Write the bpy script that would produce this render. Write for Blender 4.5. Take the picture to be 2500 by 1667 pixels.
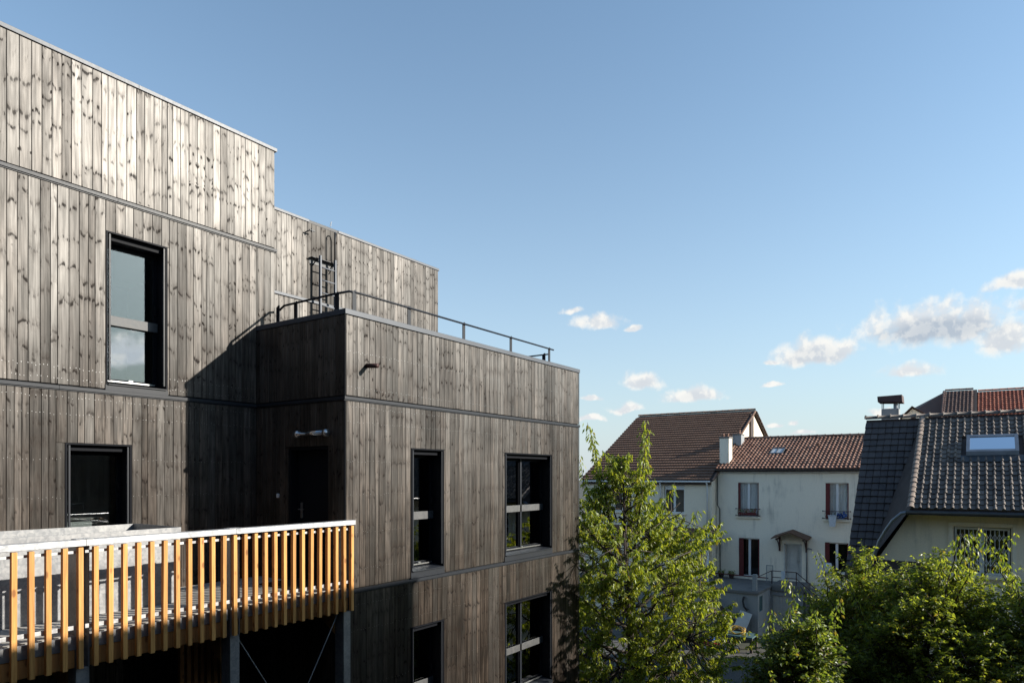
import bpy, math, random
import numpy as np
from mathutils import Vector, Matrix

for o in list(bpy.data.objects):
    bpy.data.objects.remove(o)
SC = bpy.context.scene
COL = SC.collection
rng = random.Random(7)
R = math.radians

# ---------------------------------------------------------------- camera
# site axes: x runs along the timber facade away from the viewer, y into the building, z up; ground z = 0
CAM = Vector((-7.119, -7.996, 7.5))
cam_d = bpy.data.cameras.new('camera')
cam = bpy.data.objects.new('camera', cam_d)
COL.objects.link(cam)
cam.location = CAM
cam.rotation_euler = (R(90), 0, R(34.6003 - 90))
cam_d.sensor_width = 36.0
cam_d.lens = 24.0
cam_d.shift_y = 0.1306
cam_d.clip_start = 0.05
cam_d.clip_end = 3000
SC.camera = cam

# ---------------------------------------------------------------- light
SUN_DIR = Vector((1.28, -2.25, 1.12)).normalized()       # towards the sun
SUN_EL = math.asin(SUN_DIR.z)
SUN_AZ = math.atan2(SUN_DIR.x, SUN_DIR.y)                 # clockwise from +y
SC.view_settings.view_transform = 'Standard'
SC.view_settings.look = 'None'
SC.view_settings.gamma = 1.0
SC.view_settings.use_curve_mapping = False
SC.view_settings.exposure = 0.82
sun_d = bpy.data.lights.new('sun', 'SUN')
sun_d.energy = 5.0
sun_d.angle = R(0.53)
sun_d.color = (1.0, 0.93, 0.82)
sun = bpy.data.objects.new('sun', sun_d)
COL.objects.link(sun)
sun.location = (20, -40, 30)
sun.rotation_euler = SUN_DIR.to_track_quat('Z', 'Y').to_euler()
SC.cycles.max_bounces = 8
SC.cycles.transparent_max_bounces = 12
SC.cycles.caustics_reflective = False
SC.cycles.caustics_refractive = False
SC.cycles.sample_clamp_indirect = 6.0
SC.cycles.use_denoising = True

# ---------------------------------------------------------------- node helpers
class NT:
    def __init__(s, tree):
        s.t = tree
    def n(s, kind, **kw):
        nd = s.t.nodes.new(kind)
        ins = kw.pop('ins', {})
        for k, v in kw.items():
            setattr(nd, k, v)
        for k, v in ins.items():
            s.set(nd, k, v)
        return nd
    def set(s, nd, k, v):
        sock = nd.inputs[k]
        if isinstance(v, bpy.types.NodeSocket):
            s.t.links.new(v, sock)
        elif isinstance(v, bpy.types.Node):
            s.t.links.new(v.outputs[0], sock)
        else:
            sock.default_value = v
    def math(s, op, a, b=0.0, c=None, clamp=False):
        nd = s.n('ShaderNodeMath', operation=op, use_clamp=clamp)
        s.set(nd, 0, a); s.set(nd, 1, b)
        if c is not None:
            s.set(nd, 2, c)
        return nd.outputs[0]
    def vmath(s, op, a, b=None, scale=None):
        nd = s.n('ShaderNodeVectorMath', operation=op)
        s.set(nd, 0, a)
        if b is not None:
            s.set(nd, 1, b)
        if scale is not None:
            s.set(nd, 'Scale', scale)
        return nd.outputs['Value'] if op in ('LENGTH', 'DOT_PRODUCT', 'DISTANCE') else nd.outputs[0]
    def mix(s, f, a, b, blend='MIX'):
        nd = s.n('ShaderNodeMix', data_type='RGBA', blend_type=blend, clamp_factor=True)
        s.set(nd, 0, f); s.set(nd, 6, a); s.set(nd, 7, b)
        return nd.outputs[2]
    def smooth(s, v, lo, hi, a=0.0, b=1.0):
        nd = s.n('ShaderNodeMapRange', interpolation_type='SMOOTHSTEP')
        s.set(nd, 'Value', v); s.set(nd, 'From Min', lo); s.set(nd, 'From Max', hi)
        s.set(nd, 'To Min', a); s.set(nd, 'To Max', b)
        return nd.outputs[0]
    def noise(s, vec, scale, detail=3.0, rough=0.55, dist=0.0):
        nd = s.n('ShaderNodeTexNoise')
        s.set(nd, 'Vector', vec); s.set(nd, 'Scale', scale); s.set(nd, 'Detail', detail)
        s.set(nd, 'Roughness', rough); s.set(nd, 'Distortion', dist)
        return nd.outputs[0]
    def sep(s, v):
        nd = s.n('ShaderNodeSeparateXYZ'); s.set(nd, 0, v)
        return nd.outputs
    def comb(s, x, y, z):
        nd = s.n('ShaderNodeCombineXYZ'); s.set(nd, 0, x); s.set(nd, 1, y); s.set(nd, 2, z)
        return nd.outputs[0]

def c4(c):
    return (c[0], c[1], c[2], 1.0)

# ---------------------------------------------------------------- sky with scattered cumulus
W = bpy.data.worlds.new('World')
SC.world = W
W.use_nodes = True
W.node_tree.nodes.clear()
g = NT(W.node_tree)
sky = g.n('ShaderNodeTexSky', sky_type='NISHITA', sun_disc=False)
sky.sun_elevation = SUN_EL
sky.sun_rotation = SUN_AZ
sky.altitude = 60
sky.air_density = 1.0
sky.dust_density = 0.6
sky.ozone_density = 2.2
SKY_STRENGTH = 0.122
tc = g.n('ShaderNodeTexCoord')
dirv = g.vmath('NORMALIZE', tc.outputs['Generated'])
# clouds: azimuth (deg, counter-clockwise from +x), elevation (deg), half width, half height (deg), grey base amount
CLOUDS = [
    (27.3, 12.4, 2.6, 0.95, 0.1), (29.3, 13.4, 1.1, 0.4, 0.0), (24.6, 11.8, 0.8, 0.32, 0.0),
    (23.8, 7.5, 1.7, 1.05, 0.25), (27.9, 6.4, 1.2, 0.32, 0.0), (19.6, 6.3, 2.7, 0.8, 0.25),
    (25.3, 5.5, 1.5, 0.55, 0.1), (10.6, 9.2, 3.6, 1.6, 0.45), (13.6, 8.9, 0.9, 0.34, 0.0),
    (2.8, 10.3, 5.6, 2.3, 1.1), (-1.2, 9.0, 1.7, 1.9, 0.3), (4.2, 7.3, 2.2, 0.75, 0.1), (-1.6, 12.7, 1.9, 0.9, 0.2),
    (-3.2, 11.2, 1.6, 0.8, 0.4), (13.7, 7.0, 0.7, 0.25, 0.0), (12.3, 3.9, 0.5, 0.32, 0.0), (13.6, 3.9, 0.7, 0.22, 0.0),
    (28.3, 4.7, 1.6, 0.3, 0.0), (11.7, 3.1, 1.1, 0.3, 0.0), (6.0, 4.5, 1.3, 0.35, 0.0),
    # the same field of small cumulus goes on round the horizon
    (-64.0, 8.6, 4.4, 1.7, 0.35), (-95.0, 8.0, 5.0, 1.7, 0.6), (-20.0, 7.5, 4.5, 1.5, 0.5),
    (75.0, 7.0, 4.6, 1.5, 0.5), (120.0, 9.0, 5.5, 2.0, 0.6), (170.0, 8.0, 5.0, 1.7, 0.6), (-130.0, 9.0, 5.5, 1.9, 0.6),
]
warp = g.n('ShaderNodeTexNoise', noise_dimensions='3D')
g.set(warp, 'Vector', dirv); g.set(warp, 'Scale', 22.0); g.set(warp, 'Detail', 4.0)
wv = g.vmath('SUBTRACT', warp.outputs['Color'], (0.5, 0.5, 0.5))
wdir = g.vmath('ADD', dirv, g.vmath('SCALE', wv, scale=0.022))
n1 = g.noise(dirv, 40.0, 6.0, 0.56)
n2 = g.noise(g.vmath('ADD', dirv, tuple(SUN_DIR * 0.006 + Vector((0, 0, 0.006)))), 40.0, 6.0, 0.56)
shape = None
grey = None
for az, el, hw, hh, gr in CLOUDS:
    m = g.n('ShaderNodeMapping', vector_type='TEXTURE')
    a, e = R(az), R(el)
    g.set(m, 'Vector', wdir)
    m.inputs['Location'].default_value = (math.cos(e) * math.cos(a), math.cos(e) * math.sin(a), math.sin(e))
    m.inputs['Rotation'].default_value = (0, -e, a)
    m.inputs['Scale'].default_value = (0.3, math.radians(hw * 1.08), math.radians(hh * 1.08))
    x, y, z = g.sep(m.outputs[0])[0:3]
    z2 = g.math('SUBTRACT', g.math('MULTIPLY', z, 1.4), g.math('MULTIPLY', g.math('ABSOLUTE', z), 0.4))
    ln = g.vmath('LENGTH', g.comb(x, y, z2))
    sh = g.math('SUBTRACT', 1.0, ln)
    shape = sh if shape is None else g.math('MAXIMUM', shape, sh)
    if gr > 0.05:
        gg = g.math('SUBTRACT', sh, g.math('MULTIPLY', z, 0.55))
        gg = g.math('MULTIPLY', g.smooth(gg, 0.15, 0.85), gr)
        grey = gg if grey is None else g.math('MAXIMUM', grey, gg)
dens = g.math('ADD', shape, g.math('MULTIPLY', g.math('SUBTRACT', n1, 0.5), 1.5))
mask = g.smooth(dens, -0.02, 0.62, 0.0, 0.97)
relief = g.smooth(g.math('SUBTRACT', n1, n2), -0.07, 0.09)
shade = g.math('MULTIPLY', grey, g.math('SUBTRACT', 1.15, g.math('MULTIPLY', relief, 0.5)), clamp=True)
CL = 4.5
ccol = g.mix(relief, c4((CL * 0.80, CL * 0.83, CL * 0.86)), c4((CL * 1.0, CL * 0.99, CL * 0.95)))
ccol = g.mix(shade, ccol, c4((CL * 0.50, CL * 0.57, CL * 0.66)))
fwd = g.smooth(g.vmath('DOT_PRODUCT', dirv, tuple(SUN_DIR)), 0.6, 1.0, 1.0, 4.5)      # clouds near the sun glow through
ccol = g.vmath('SCALE', ccol, scale=fwd)
el = g.math('MAXIMUM', g.sep(dirv)[2], 0.0)
haze = g.math('MULTIPLY', g.math('POWER', 2.718, g.math('MULTIPLY', el, -4.0)), 0.94)
hs = g.n('ShaderNodeHueSaturation', ins={'Saturation': 0.98, 'Color': g.vmath('MULTIPLY', sky.outputs[0], (0.83, 0.99, 0.985))})
sky_h = g.mix(haze, hs.outputs[0], c4((2.95, 3.28, 3.55)))
skycol = g.mix(mask, sky_h, ccol)
bg = g.n('ShaderNodeBackground', ins={'Color': skycol, 'Strength': SKY_STRENGTH})
wo = g.n('ShaderNodeOutputWorld')
g.set(wo, 'Surface', bg)

# ---------------------------------------------------------------- mesh helpers
BASE = {}
def tag(o, label=None, cat=None, group=None, kind=None):
    if label: o['label'] = label
    if cat: o['category'] = cat
    if group: o['group'] = group
    if kind: o['kind'] = kind
    return o
def empty(name, loc, label=None, cat=None, group=None):
    o = bpy.data.objects.new(name, None)
    COL.objects.link(o)
    o.location = loc
    o.empty_display_size = 0.2
    BASE[o] = Vector(loc)
    return tag(o, label, cat, group)
def base_of(p):
    return BASE[p] if p is not None else Vector((0, 0, 0))

class MB:
    """collects shapes in site coordinates; build() links them as ONE mesh object"""
    def __init__(s):
        s.v = []; s.f = []; s.at = {}
    def add(s, vs, fs):
        n = len(s.v)
        s.v += [tuple(p) for p in vs]
        s.f += [tuple(i + n for i in f) for f in fs]
        return s
    def box(s, x0, x1, y0, y1, z0, z1):
        vs = [(x, y, z) for x in (x0, x1) for y in (y0, y1) for z in (z0, z1)]
        fs = [(0, 1, 3, 2), (4, 6, 7, 5), (0, 4, 5, 1), (2, 3, 7, 6), (0, 2, 6, 4), (1, 5, 7, 3)]
        return s.add(vs, fs)
    def cbox(s, x0, x1, y0, y1, z0, z1, b=0.005):
        """box with chamfered vertical and horizontal edges (one octagon per axis kept simple: two stacked frusta)"""
        vs = []
        for z, i in ((z0, b), (z0 + b, 0), (z1 - b, 0), (z1, b)):
            vs += [(x0 + i, y0 + i, z), (x1 - i, y0 + i, z), (x1 - i, y1 - i, z), (x0 + i, y1 - i, z)]
        fs = [(3, 2, 1, 0), (12, 13, 14, 15)]
        for k in range(3):
            for j in range(4):
                a, c = k * 4 + j, k * 4 + (j + 1) % 4
                fs.append((a, c, c + 4, a + 4))
        return s.add(vs, fs)
    def poly(s, pts, thick=None):
        """flat polygon, or a prism pushed along thick"""
        n = len(pts)
        if thick is None:
            return s.add(pts, [tuple(range(n))])
        t = Vector(thick)
        vs = [tuple(p) for p in pts] + [tuple(Vector(p) + t) for p in pts]
        fs = [tuple(range(n)), tuple(range(2 * n - 1, n - 1, -1))]
        for i in range(n):
            j = (i + 1) % n
            fs.append((j, i, i + n, j + n))
        return s.add(vs, fs)
    def tube(s, path, r, n=8, closed=False, r2=None):
        path = [Vector(p) for p in path]
        m = len(path)
        rings = []
        up = None
        for i, p in enumerate(path):
            if closed:
                d = path[(i + 1) % m] - path[i - 1]
            else:
                d = path[min(i + 1, m - 1)] - path[max(i - 1, 0)]
            d.normalize()
            if up is None:
                up = Vector((0, 0, 1)) if abs(d.z) < 0.9 else Vector((1, 0, 0))
            a = d.cross(up)
            if a.length < 1e-4:
                a = d.cross(Vector((0, 1, 0)))
            a.normalize()
            b = a.cross(d).normalized()
            up = b
            rr = r if r2 is None else r + (r2 - r) * i / max(1, m - 1)
            rings.append([p + (a * math.cos(2 * math.pi * k / n) + b * math.sin(2 * math.pi * k / n)) * rr for k in range(n)])
        vs = [q for rg in rings for q in rg]
        fs = []
        for i in range(m if closed else m - 1):
            i2 = (i + 1) % m
            for k in range(n):
                k2 = (k + 1) % n
                fs.append((i * n + k, i * n + k2, i2 * n + k2, i2 * n + k))
        if not closed:
            fs.append(tuple(range(n - 1, -1, -1)))
            fs.append(tuple((m - 1) * n + k for k in range(n)))
        return s.add(vs, fs)
    def cyl(s, p0, p1, r, n=12, r2=None):
        return s.tube([p0, p1], r, n, r2=r2)
    def lathe(s, cx, cy, prof, n=16):
        vs, fs = [], []
        for (r, z) in prof:
            for k in range(n):
                a = 2 * math.pi * k / n
                vs.append((cx + r * math.cos(a), cy + r * math.sin(a), z))
        for i in range(len(prof) - 1):
            for k in range(n):
                k2 = (k + 1) % n
                fs.append((i * n + k, i * n + k2, (i + 1) * n + k2, (i + 1) * n + k))
        fs.append(tuple(range(n - 1, -1, -1)))
        fs.append(tuple((len(prof) - 1) * n + k for k in range(n)))
        return s.add(vs, fs)
    def build(s, name, mat, parent=None, smooth=False, base=None):
        bs = base_of(parent) if base is None else Vector(base)
        me = bpy.data.meshes.new(name)
        me.from_pydata([(p[0] - bs.x, p[1] - bs.y, p[2] - bs.z) for p in s.v], [], s.f)
        me.materials.append(mat)
        if smooth:
            me.polygons.foreach_set('use_smooth', [True] * len(me.polygons))
        for an, data in s.at.items():
            at = me.attributes.new(an, 'FLOAT_VECTOR', 'POINT')
            at.data.foreach_set('vector', np.array(data, dtype=np.float32).ravel())
        me.update()
        o = bpy.data.objects.new(name, me)
        COL.objects.link(o)
        if parent is not None:
            o.parent = parent
            BASE[o] = base_of(parent)
        else:
            o.location = bs
            BASE[o] = bs
        return o

def inst(name, me, parent, loc, rot=(0, 0, 0), scale=(1, 1, 1)):
    o = bpy.data.objects.new(name, me)
    COL.objects.link(o)
    o.parent = parent
    o.location = Vector(loc) - base_of(parent)
    o.rotation_euler = rot
    o.scale = scale
    BASE[o] = Vector(loc)
    return o

def sub(o, parent):
    """hang a part already placed in site coordinates under another part of the same thing"""
    o.parent = parent
    return o
# ---------------------------------------------------------------- materials
def mat(name):
    m = bpy.data.materials.new(name)
    m.use_nodes = True
    m.node_tree.nodes.clear()
    return m, NT(m.node_tree)
def out(g, sh):
    o = g.n('ShaderNodeOutputMaterial')
    g.set(o, 'Surface', sh)
def bump(g, h, strength=0.3, dist=0.01):
    b = g.n('ShaderNodeBump', ins={'Strength': strength, 'Distance': dist, 'Height': h})
    return b.outputs[0]
def pbsdf(g, **k):
    b = g.n('ShaderNodeBsdfPrincipled')
    for kk, v in k.items():
        g.set(b, kk.replace('_', ' '), v)
    return b.outputs[0]
def simple(name, col, rough=0.6, metal=0.0, var=0.15, scale=3.0, bstr=0.15, bscale=40.0, spec=0.5, streak=False):
    m, g = mat(name)
    geo = g.n('ShaderNodeNewGeometry').outputs['Position']
    v = geo
    if streak:
        v = g.vmath('MULTIPLY', geo, (1.0, 1.0, 0.12))
    n = g.noise(v, scale, 5.0, 0.6)
    n2 = g.noise(geo, bscale, 3.0)
    f = g.smooth(n, 0.25, 0.75, 1.0 - var, 1.0 + var)
    colv = g.vmath('SCALE', tuple(col), scale=f)
    rr = g.math('ADD', rough - 0.06, g.math('MULTIPLY', n2, 0.12))
    out(g, pbsdf(g, Base_Color=colv, Roughness=rr, Metallic=metal, Specular_IOR_Level=spec,
                 Normal=bump(g, n2, bstr, 0.004)))
    return m

def board_mat(name, light=1.0):
    """dark stained softwood: across / seed / along come from the 'wood' attribute of each board"""
    m, g = mat(name)
    w = g.n('ShaderNodeAttribute', attribute_name='wood').outputs['Vector']
    tone = g.n('ShaderNodeAttribute', attribute_name='tone').outputs['Vector']
    xa, sd, za = g.sep(w)[0:3]
    tx, ty, tz = g.sep(tone)[0:3]
    geo = g.n('ShaderNodeNewGeometry').outputs['Position']
    # spike knots: mirrored whiskers that climb from the heart of the board to its edges
    sgn = g.math('SUBTRACT', g.math('MULTIPLY', g.math('GREATER_THAN', ty, 0.45), 2.0), 1.0)
    vz = g.math('ADD', za, g.math('MULTIPLY', g.math('MULTIPLY', g.math('ABSOLUTE', xa), sgn), 0.75))
    wob = g.noise(g.comb(g.math('MULTIPLY', xa, 14.0), sd, g.math('MULTIPLY', za, 9.0)), 1.0, 3.0)
    vz2 = g.math('ADD', vz, g.math('MULTIPLY', g.math('SUBTRACT', wob, 0.5), 0.10))
    vor = g.n('ShaderNodeTexVoronoi', voronoi_dimensions='1D', feature='F1')
    g.set(vor, 'W', g.math('ADD', g.math('MULTIPLY', vz2, 2.5), g.math('MULTIPLY', sd, 3.7)))
    g.set(vor, 'Scale', 1.0); g.set(vor, 'Randomness', 0.85)
    dwh = vor.outputs['Distance']
    brk = g.noise(g.comb(g.math('MULTIPLY', xa, 26.0), g.math('MULTIPLY', sd, 1.7), g.math('MULTIPLY', za, 5.0)), 1.0, 3.0)
    whisk = g.math('MULTIPLY', g.smooth(dwh, 0.085, 0.02), g.smooth(brk, 0.46, 0.60))
    halo = g.math('MULTIPLY', g.smooth(dwh, 0.34, 0.03), g.smooth(brk, 0.40, 0.64))
    # knots: mirrored in pairs on heart-cut boards, drawn out along the whiskers
    kx = g.math('ADD', g.math('MULTIPLY', g.math('ABSOLUTE', xa), g.math('GREATER_THAN', ty, 0.25)), g.math('MULTIPLY', xa, g.math('LESS_THAN', ty, 0.25)))
    vk = g.n('ShaderNodeTexVoronoi', voronoi_dimensions='3D', feature='F1')
    g.set(vk, 'Vector', g.comb(g.math('ADD', g.math('MULTIPLY', kx, 9.0), g.math('MULTIPLY', g.math('SUBTRACT', brk, 0.5), 0.35)), g.math('MULTIPLY', sd, 5.3), g.math('ADD', g.math('MULTIPLY', vz2, 8.5), sd)))
    g.set(vk, 'Scale', 1.0); g.set(vk, 'Randomness', 1.0)
    kr = g.sep(vk.outputs['Color'])
    gate = g.math('MULTIPLY', g.math('GREATER_THAN', kr[0], g.math('ADD', 0.36, g.math('MULTIPLY', g.math('FRACT', g.math('MULTIPLY', sd, 7.13)), 0.55))), g.smooth(kr[1], 0.0, 1.0, 0.35, 1.0))
    kd = g.math('ADD', vk.outputs['Distance'], g.math('MULTIPLY', g.math('SUBTRACT', wob, 0.5), 0.42))
    knot = g.math('MULTIPLY', g.smooth(kd, 0.27, 0.10), gate)
    ring = g.math('MULTIPLY', g.smooth(vk.outputs['Distance'], 0.60, 0.15), gate)
    # grain
    gx = g.math('ADD', xa, g.math('MULTIPLY', ring, 0.01))
    g1 = g.noise(g.comb(g.math('MULTIPLY', gx, 75.0), sd, g.math('MULTIPLY', za, 1.6)), 1.0, 4.0, 0.6, 0.4)
    g2 = g.noise(g.comb(g.math('MULTIPLY', gx, 22.0), g.math('MULTIPLY', sd, 2.1), g.math('MULTIPLY', za, 1.1)), 1.0, 3.0, 0.55, 0.6)
    wash = g.noise(g.comb(g.math('MULTIPLY', xa, 5.0), sd, g.math('MULTIPLY', za, 1.7)), 1.0, 4.0)
    colA = g.mix(g.smooth(g2, 0.3, 0.7), c4((0.0135 * light, 0.0095 * light, 0.0072 * light)), c4((0.050 * light, 0.0355 * light, 0.0260 * light)))
    colA = g.mix(tx, colA, c4((0.021 * light, 0.0180 * light, 0.0155 * light)))
    colA = g.vmath('SCALE', colA, scale=g.smooth(g1, 0.25, 0.75, 0.72, 1.25))
    colA = g.vmath('SCALE', colA, scale=g.smooth(wash, 0.3, 0.72, 0.62, 1.30))
    colA = g.vmath('SCALE', colA, scale=tz)
    weather = g.noise(g.vmath('MULTIPLY', geo, (0.9, 0.9, 0.35)), 1.0, 5.0, 0.6)     # uneven weathering over the whole wall
    wfac = g.smooth(weather, 0.32, 0.68, 0.70, 1.22)
    colA = g.vmath('SCALE', colA, scale=wfac)
    colA = g.mix(g.math('MULTIPLY', g.math('MAXIMUM', halo, ring), 0.5), colA, c4((0.022, 0.014, 0.010)))
    dark = g.math('MAXIMUM', g.math('MULTIPLY', whisk, g.smooth(g.math('FRACT', g.math('MULTIPLY', sd, 3.31)), 0.0, 1.0, 0.35, 0.92)), g.math('MULTIPLY', knot, 0.84))
    col = g.mix(dark, colA, c4((0.008, 0.006, 0.005)))
    # sheen of the stain: worn off on knots
    rg = g.math('ADD', 0.405, g.math('ADD', g.math('MULTIPLY', g1, 0.12), g.math('MULTIPLY', wash, 0.10)))
    rg = g.math('ADD', rg, g.math('MULTIPLY', dark, 0.25))
    spec = g.math('MULTIPLY', g.math('SUBTRACT', 1.0, g.math('MULTIPLY', g.math('MAXIMUM', dark, g.math('MULTIPLY', halo, 0.4)), 0.8)), g.math('MULTIPLY', g.math('MULTIPLY', g.smooth(g2, 0.28, 0.72, 0.56, 1.02), g.smooth(g1, 0.28, 0.72, 0.66, 1.2)), g.math('MULTIPLY', wfac, g.math('POWER', tz, 1.3))))
    hgt = g.math('SUBTRACT', g.math('MULTIPLY', g1, 0.5), g.math('ADD', g.math('MULTIPLY', dark, 0.5), g.math('MULTIPLY', halo, 0.3)))
    out(g, pbsdf(g, Base_Color=col, Roughness=rg, Specular_IOR_Level=spec, Specular_Tint=(1.0, 0.97, 0.935, 1.0), Anisotropic=0.5, Tangent=g.vmath('NORMALIZE', g.vmath('CROSS_PRODUCT', g.n('ShaderNodeNewGeometry').outputs['True Normal'], (0.0, 0.001, 1.0))), Normal=bump(g, hgt, 0.5, 0.004)))
    return m

def timber_mat(name, a, b, rough=0.55):
    """fresh sawn larch / spruce; grain along local z"""
    m, g = mat(name)
    geo = g.n('ShaderNodeNewGeometry')
    tcn = g.n('ShaderNodeTexCoord').outputs['Object']
    oi = g.n('ShaderNodeObjectInfo')
    rnd = oi.outputs['Random']
    p = g.vmath('ADD', tcn, g.comb(g.math('MULTIPLY', rnd, 17.0), g.math('MULTIPLY', rnd, 9.0), g.math('MULTIPLY', rnd, 31.0)))
    x, y, z = g.sep(p)[0:3]
    gr = g.noise(g.comb(g.math('MULTIPLY', x, 60.0), g.math('MULTIPLY', y, 60.0), g.math('MULTIPLY', z, 2.2)), 1.0, 4.0, 0.6, 0.5)
    vk = g.n('ShaderNodeTexVoronoi', voronoi_dimensions='3D')
    g.set(vk, 'Vector', g.comb(g.math('MULTIPLY', x, 9.0), g.math('MULTIPLY', y, 9.0), g.math('MULTIPLY', z, 4.0))); g.set(vk, 'Scale', 1.0)
    kn = g.smooth(vk.outputs['Distance'], 0.22, 0.10)
    col = g.mix(g.smooth(gr, 0.3, 0.7), c4(a), c4(b))
    col = g.vmath('SCALE', col, scale=g.math('ADD', 0.8, g.math('MULTIPLY', rnd, 0.4)))
    col = g.mix(g.math('MULTIPLY', kn, 0.7), col, c4((a[0] * 0.35, a[1] * 0.25, a[2] * 0.2)))
    out(g, pbsdf(g, Base_Color=col, Roughness=rough, Specular_IOR_Level=0.35, Normal=bump(g, gr, 0.25, 0.003)))
    return m

def galv_mat(name, val=0.62, rough=0.42):
    m, g = mat(name)
    geo = g.n('ShaderNodeNewGeometry').outputs['Position']
    v = g.n('ShaderNodeTexVoronoi', voronoi_dimensions='3D')
    g.set(v, 'Vector', g.vmath('ADD', geo, g.vmath('SCALE', g.n('ShaderNodeTexNoise', ins={'Vector': geo, 'Scale': 9.0}).outputs['Color'], scale=0.10)))
    g.set(v, 'Scale', 34.0)
    sp = g.sep(v.outputs['Color'])[0]
    n = g.noise(geo, 2.6, 6.0, 0.65, 1.2)
    n3 = g.noise(g.vmath('MULTIPLY', geo, (6.0, 6.0, 1.2)), 1.4, 4.0)
    f = g.math('ADD', g.math('ADD', g.math('MULTIPLY', sp, 0.20), g.math('MULTIPLY', n, 0.55)), g.math('MULTIPLY', n3, 0.35))
    col = g.mix(g.smooth(f, 0.25, 0.85), c4((val * 0.60, val * 0.63, val * 0.68)), c4((val * 1.12, val * 1.12, val * 1.12)))
    rr = g.math('ADD', rough - 0.1, g.math('MULTIPLY', f, 0.25))
    out(g, pbsdf(g, Base_Color=col, Roughness=rr, Metallic=0.55, Normal=bump(g, n3, 0.12, 0.01)))
    return m

def glass_mat(name, minr=0.08, ior=1.55, tint=(0.82, 0.86, 0.86)):
    m, g = mat(name)
    fr = g.n('ShaderNodeFresnel', ins={'IOR': ior}).outputs[0]
    f = g.math('ADD', fr, minr, clamp=True)
    geo = g.n('ShaderNodeNewGeometry').outputs['Position']
    nz = g.noise(geo, 1.3, 2.0)
    tr = g.n('ShaderNodeBsdfTransparent', ins={'Color': c4(tint)})
    gl = g.n('ShaderNodeBsdfGlossy', ins={'Color': (0.95, 0.97, 1.0, 1), 'Roughness': 0.004, 'Normal': bump(g, nz, 0.02, 0.02)})
    mx = g.n('ShaderNodeMixShader', ins={0: f, 1: tr.outputs[0], 2: gl.outputs[0]})
    out(g, mx.outputs[0])
    return m

def render_mat(name, col, dirt=(0.24, 0.23, 0.21), amount=0.5, top=None, scale=0.7):
    """old wall render with rain streaks and patches"""
    m, g = mat(name)
    geo = g.n('ShaderNodeNewGeometry').outputs['Position']
    big = g.noise(geo, scale, 5.0, 0.6)
    st = g.noise(g.vmath('MULTIPLY', geo, (2.2, 2.2, 0.25)), 1.6, 5.0, 0.65, 0.4)
    fine = g.noise(geo, 28.0, 4.0, 0.7)
    f = g.smooth(g.math('ADD', g.math('MULTIPLY', big, 0.5), g.math('MULTIPLY', st, 0.5)), 0.50, 0.72)
    colv = g.mix(g.math('MULTIPLY', f, amount), c4(col), c4(dirt))
    colv = g.vmath('SCALE', colv, scale=g.smooth(fine, 0.2, 0.8, 0.93, 1.06))
    out(g, pbsdf(g, Base_Color=colv, Roughness=0.88, Specular_IOR_Level=0.2, Normal=bump(g, fine, 0.25, 0.01)))
    return m

def tile_mat(name, a, b, moss=(0.05, 0.05, 0.045), rough=0.75, amount=0.5):
    m, g = mat(name)
    geo = g.n('ShaderNodeNewGeometry')
    rnd = g.math('FRACT', g.math('ADD', geo.outputs['Random Per Island'], g.n('ShaderNodeObjectInfo').outputs['Random']))
    p = geo.outputs['Position']
    n = g.noise(p, 1.1, 5.0, 0.65)
    f = g.noise(p, 30.0, 3.0)
    col = g.mix(rnd, c4(a), c4(b))
    col = g.mix(g.math('MULTIPLY', g.smooth(n, 0.5, 0.72), amount), col, c4(moss))
    col = g.vmath('SCALE', col, scale=g.smooth(f, 0.2, 0.8, 0.8, 1.18))
    out(g, pbsdf(g, Base_Color=col, Roughness=rough, Specular_IOR_Level=0.35, Normal=bump(g, f, 0.3, 0.006)))
    return m

def leaf_mat(name, a, b, tl=0.45):
    m, g = mat(name)
    rnd = g.n('ShaderNodeNewGeometry').outputs['Random Per Island']
    p = g.n('ShaderNodeNewGeometry').outputs['Position']
    n = g.noise(p, 1.4, 3.0)
    f = g.math('ADD', g.math('MULTIPLY', rnd, 0.7), g.math('MULTIPLY', n, 0.4))
    col = g.mix(g.smooth(f, 0.15, 0.95), c4(a), c4(b))
    red = g.math('GREATER_THAN', rnd, 0.965)
    col = g.mix(g.math('MULTIPLY', red, 0.6), col, c4((0.16, 0.075, 0.03)))
    pr = g.n('ShaderNodeBsdfPrincipled', ins={'Base Color': col, 'Roughness': 0.42, 'Specular IOR Level': 0.45})
    tcol = g.vmath('MULTIPLY', col, (1.9, 1.75, 0.55))
    tr = g.n('ShaderNodeBsdfTranslucent', ins={'Color': tcol})
    mx = g.n('ShaderNodeMixShader', ins={0: tl, 1: pr.outputs[0], 2: tr.outputs[0]})
    out(g, mx.outputs[0])
    return m

M = {}
M['board'] = board_mat('stained boards')
M['board_dark'] = board_mat('stained boards fresh', 0.75)
M['backing'] = simple('black facade membrane', (0.008, 0.008, 0.009), 0.9)
M['anthracite'] = simple('anthracite sheet metal', (0.018, 0.021, 0.027), 0.46, 0.0, 0.12, 2.0, 0.05, spec=0.26)
M['cap'] = simple('grey coping sheet', (0.075, 0.082, 0.095), 0.46, 0.1, 0.1, 1.5, 0.05, spec=0.32)
M['black_frame'] = simple('black window aluminium', (0.007, 0.008, 0.011), 0.55, 0.0, 0.1, spec=0.07)
M['steel_grey'] = simple('painted grey steel', (0.013, 0.016, 0.022), 0.5, 0.0, 0.12, spec=0.2)
M['ladder'] = simple('dull grey ladder steel', (0.15, 0.16, 0.18), 0.6, 0.0, 0.12, spec=0.3)
M['galv'] = galv_mat('galvanised steel', 0.32)
M['galv_rail'] = galv_mat('galvanised handrail', 0.56, 0.40)
M['galv_light'] = galv_mat('bright galvanised bars', 0.11, 0.6)
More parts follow.
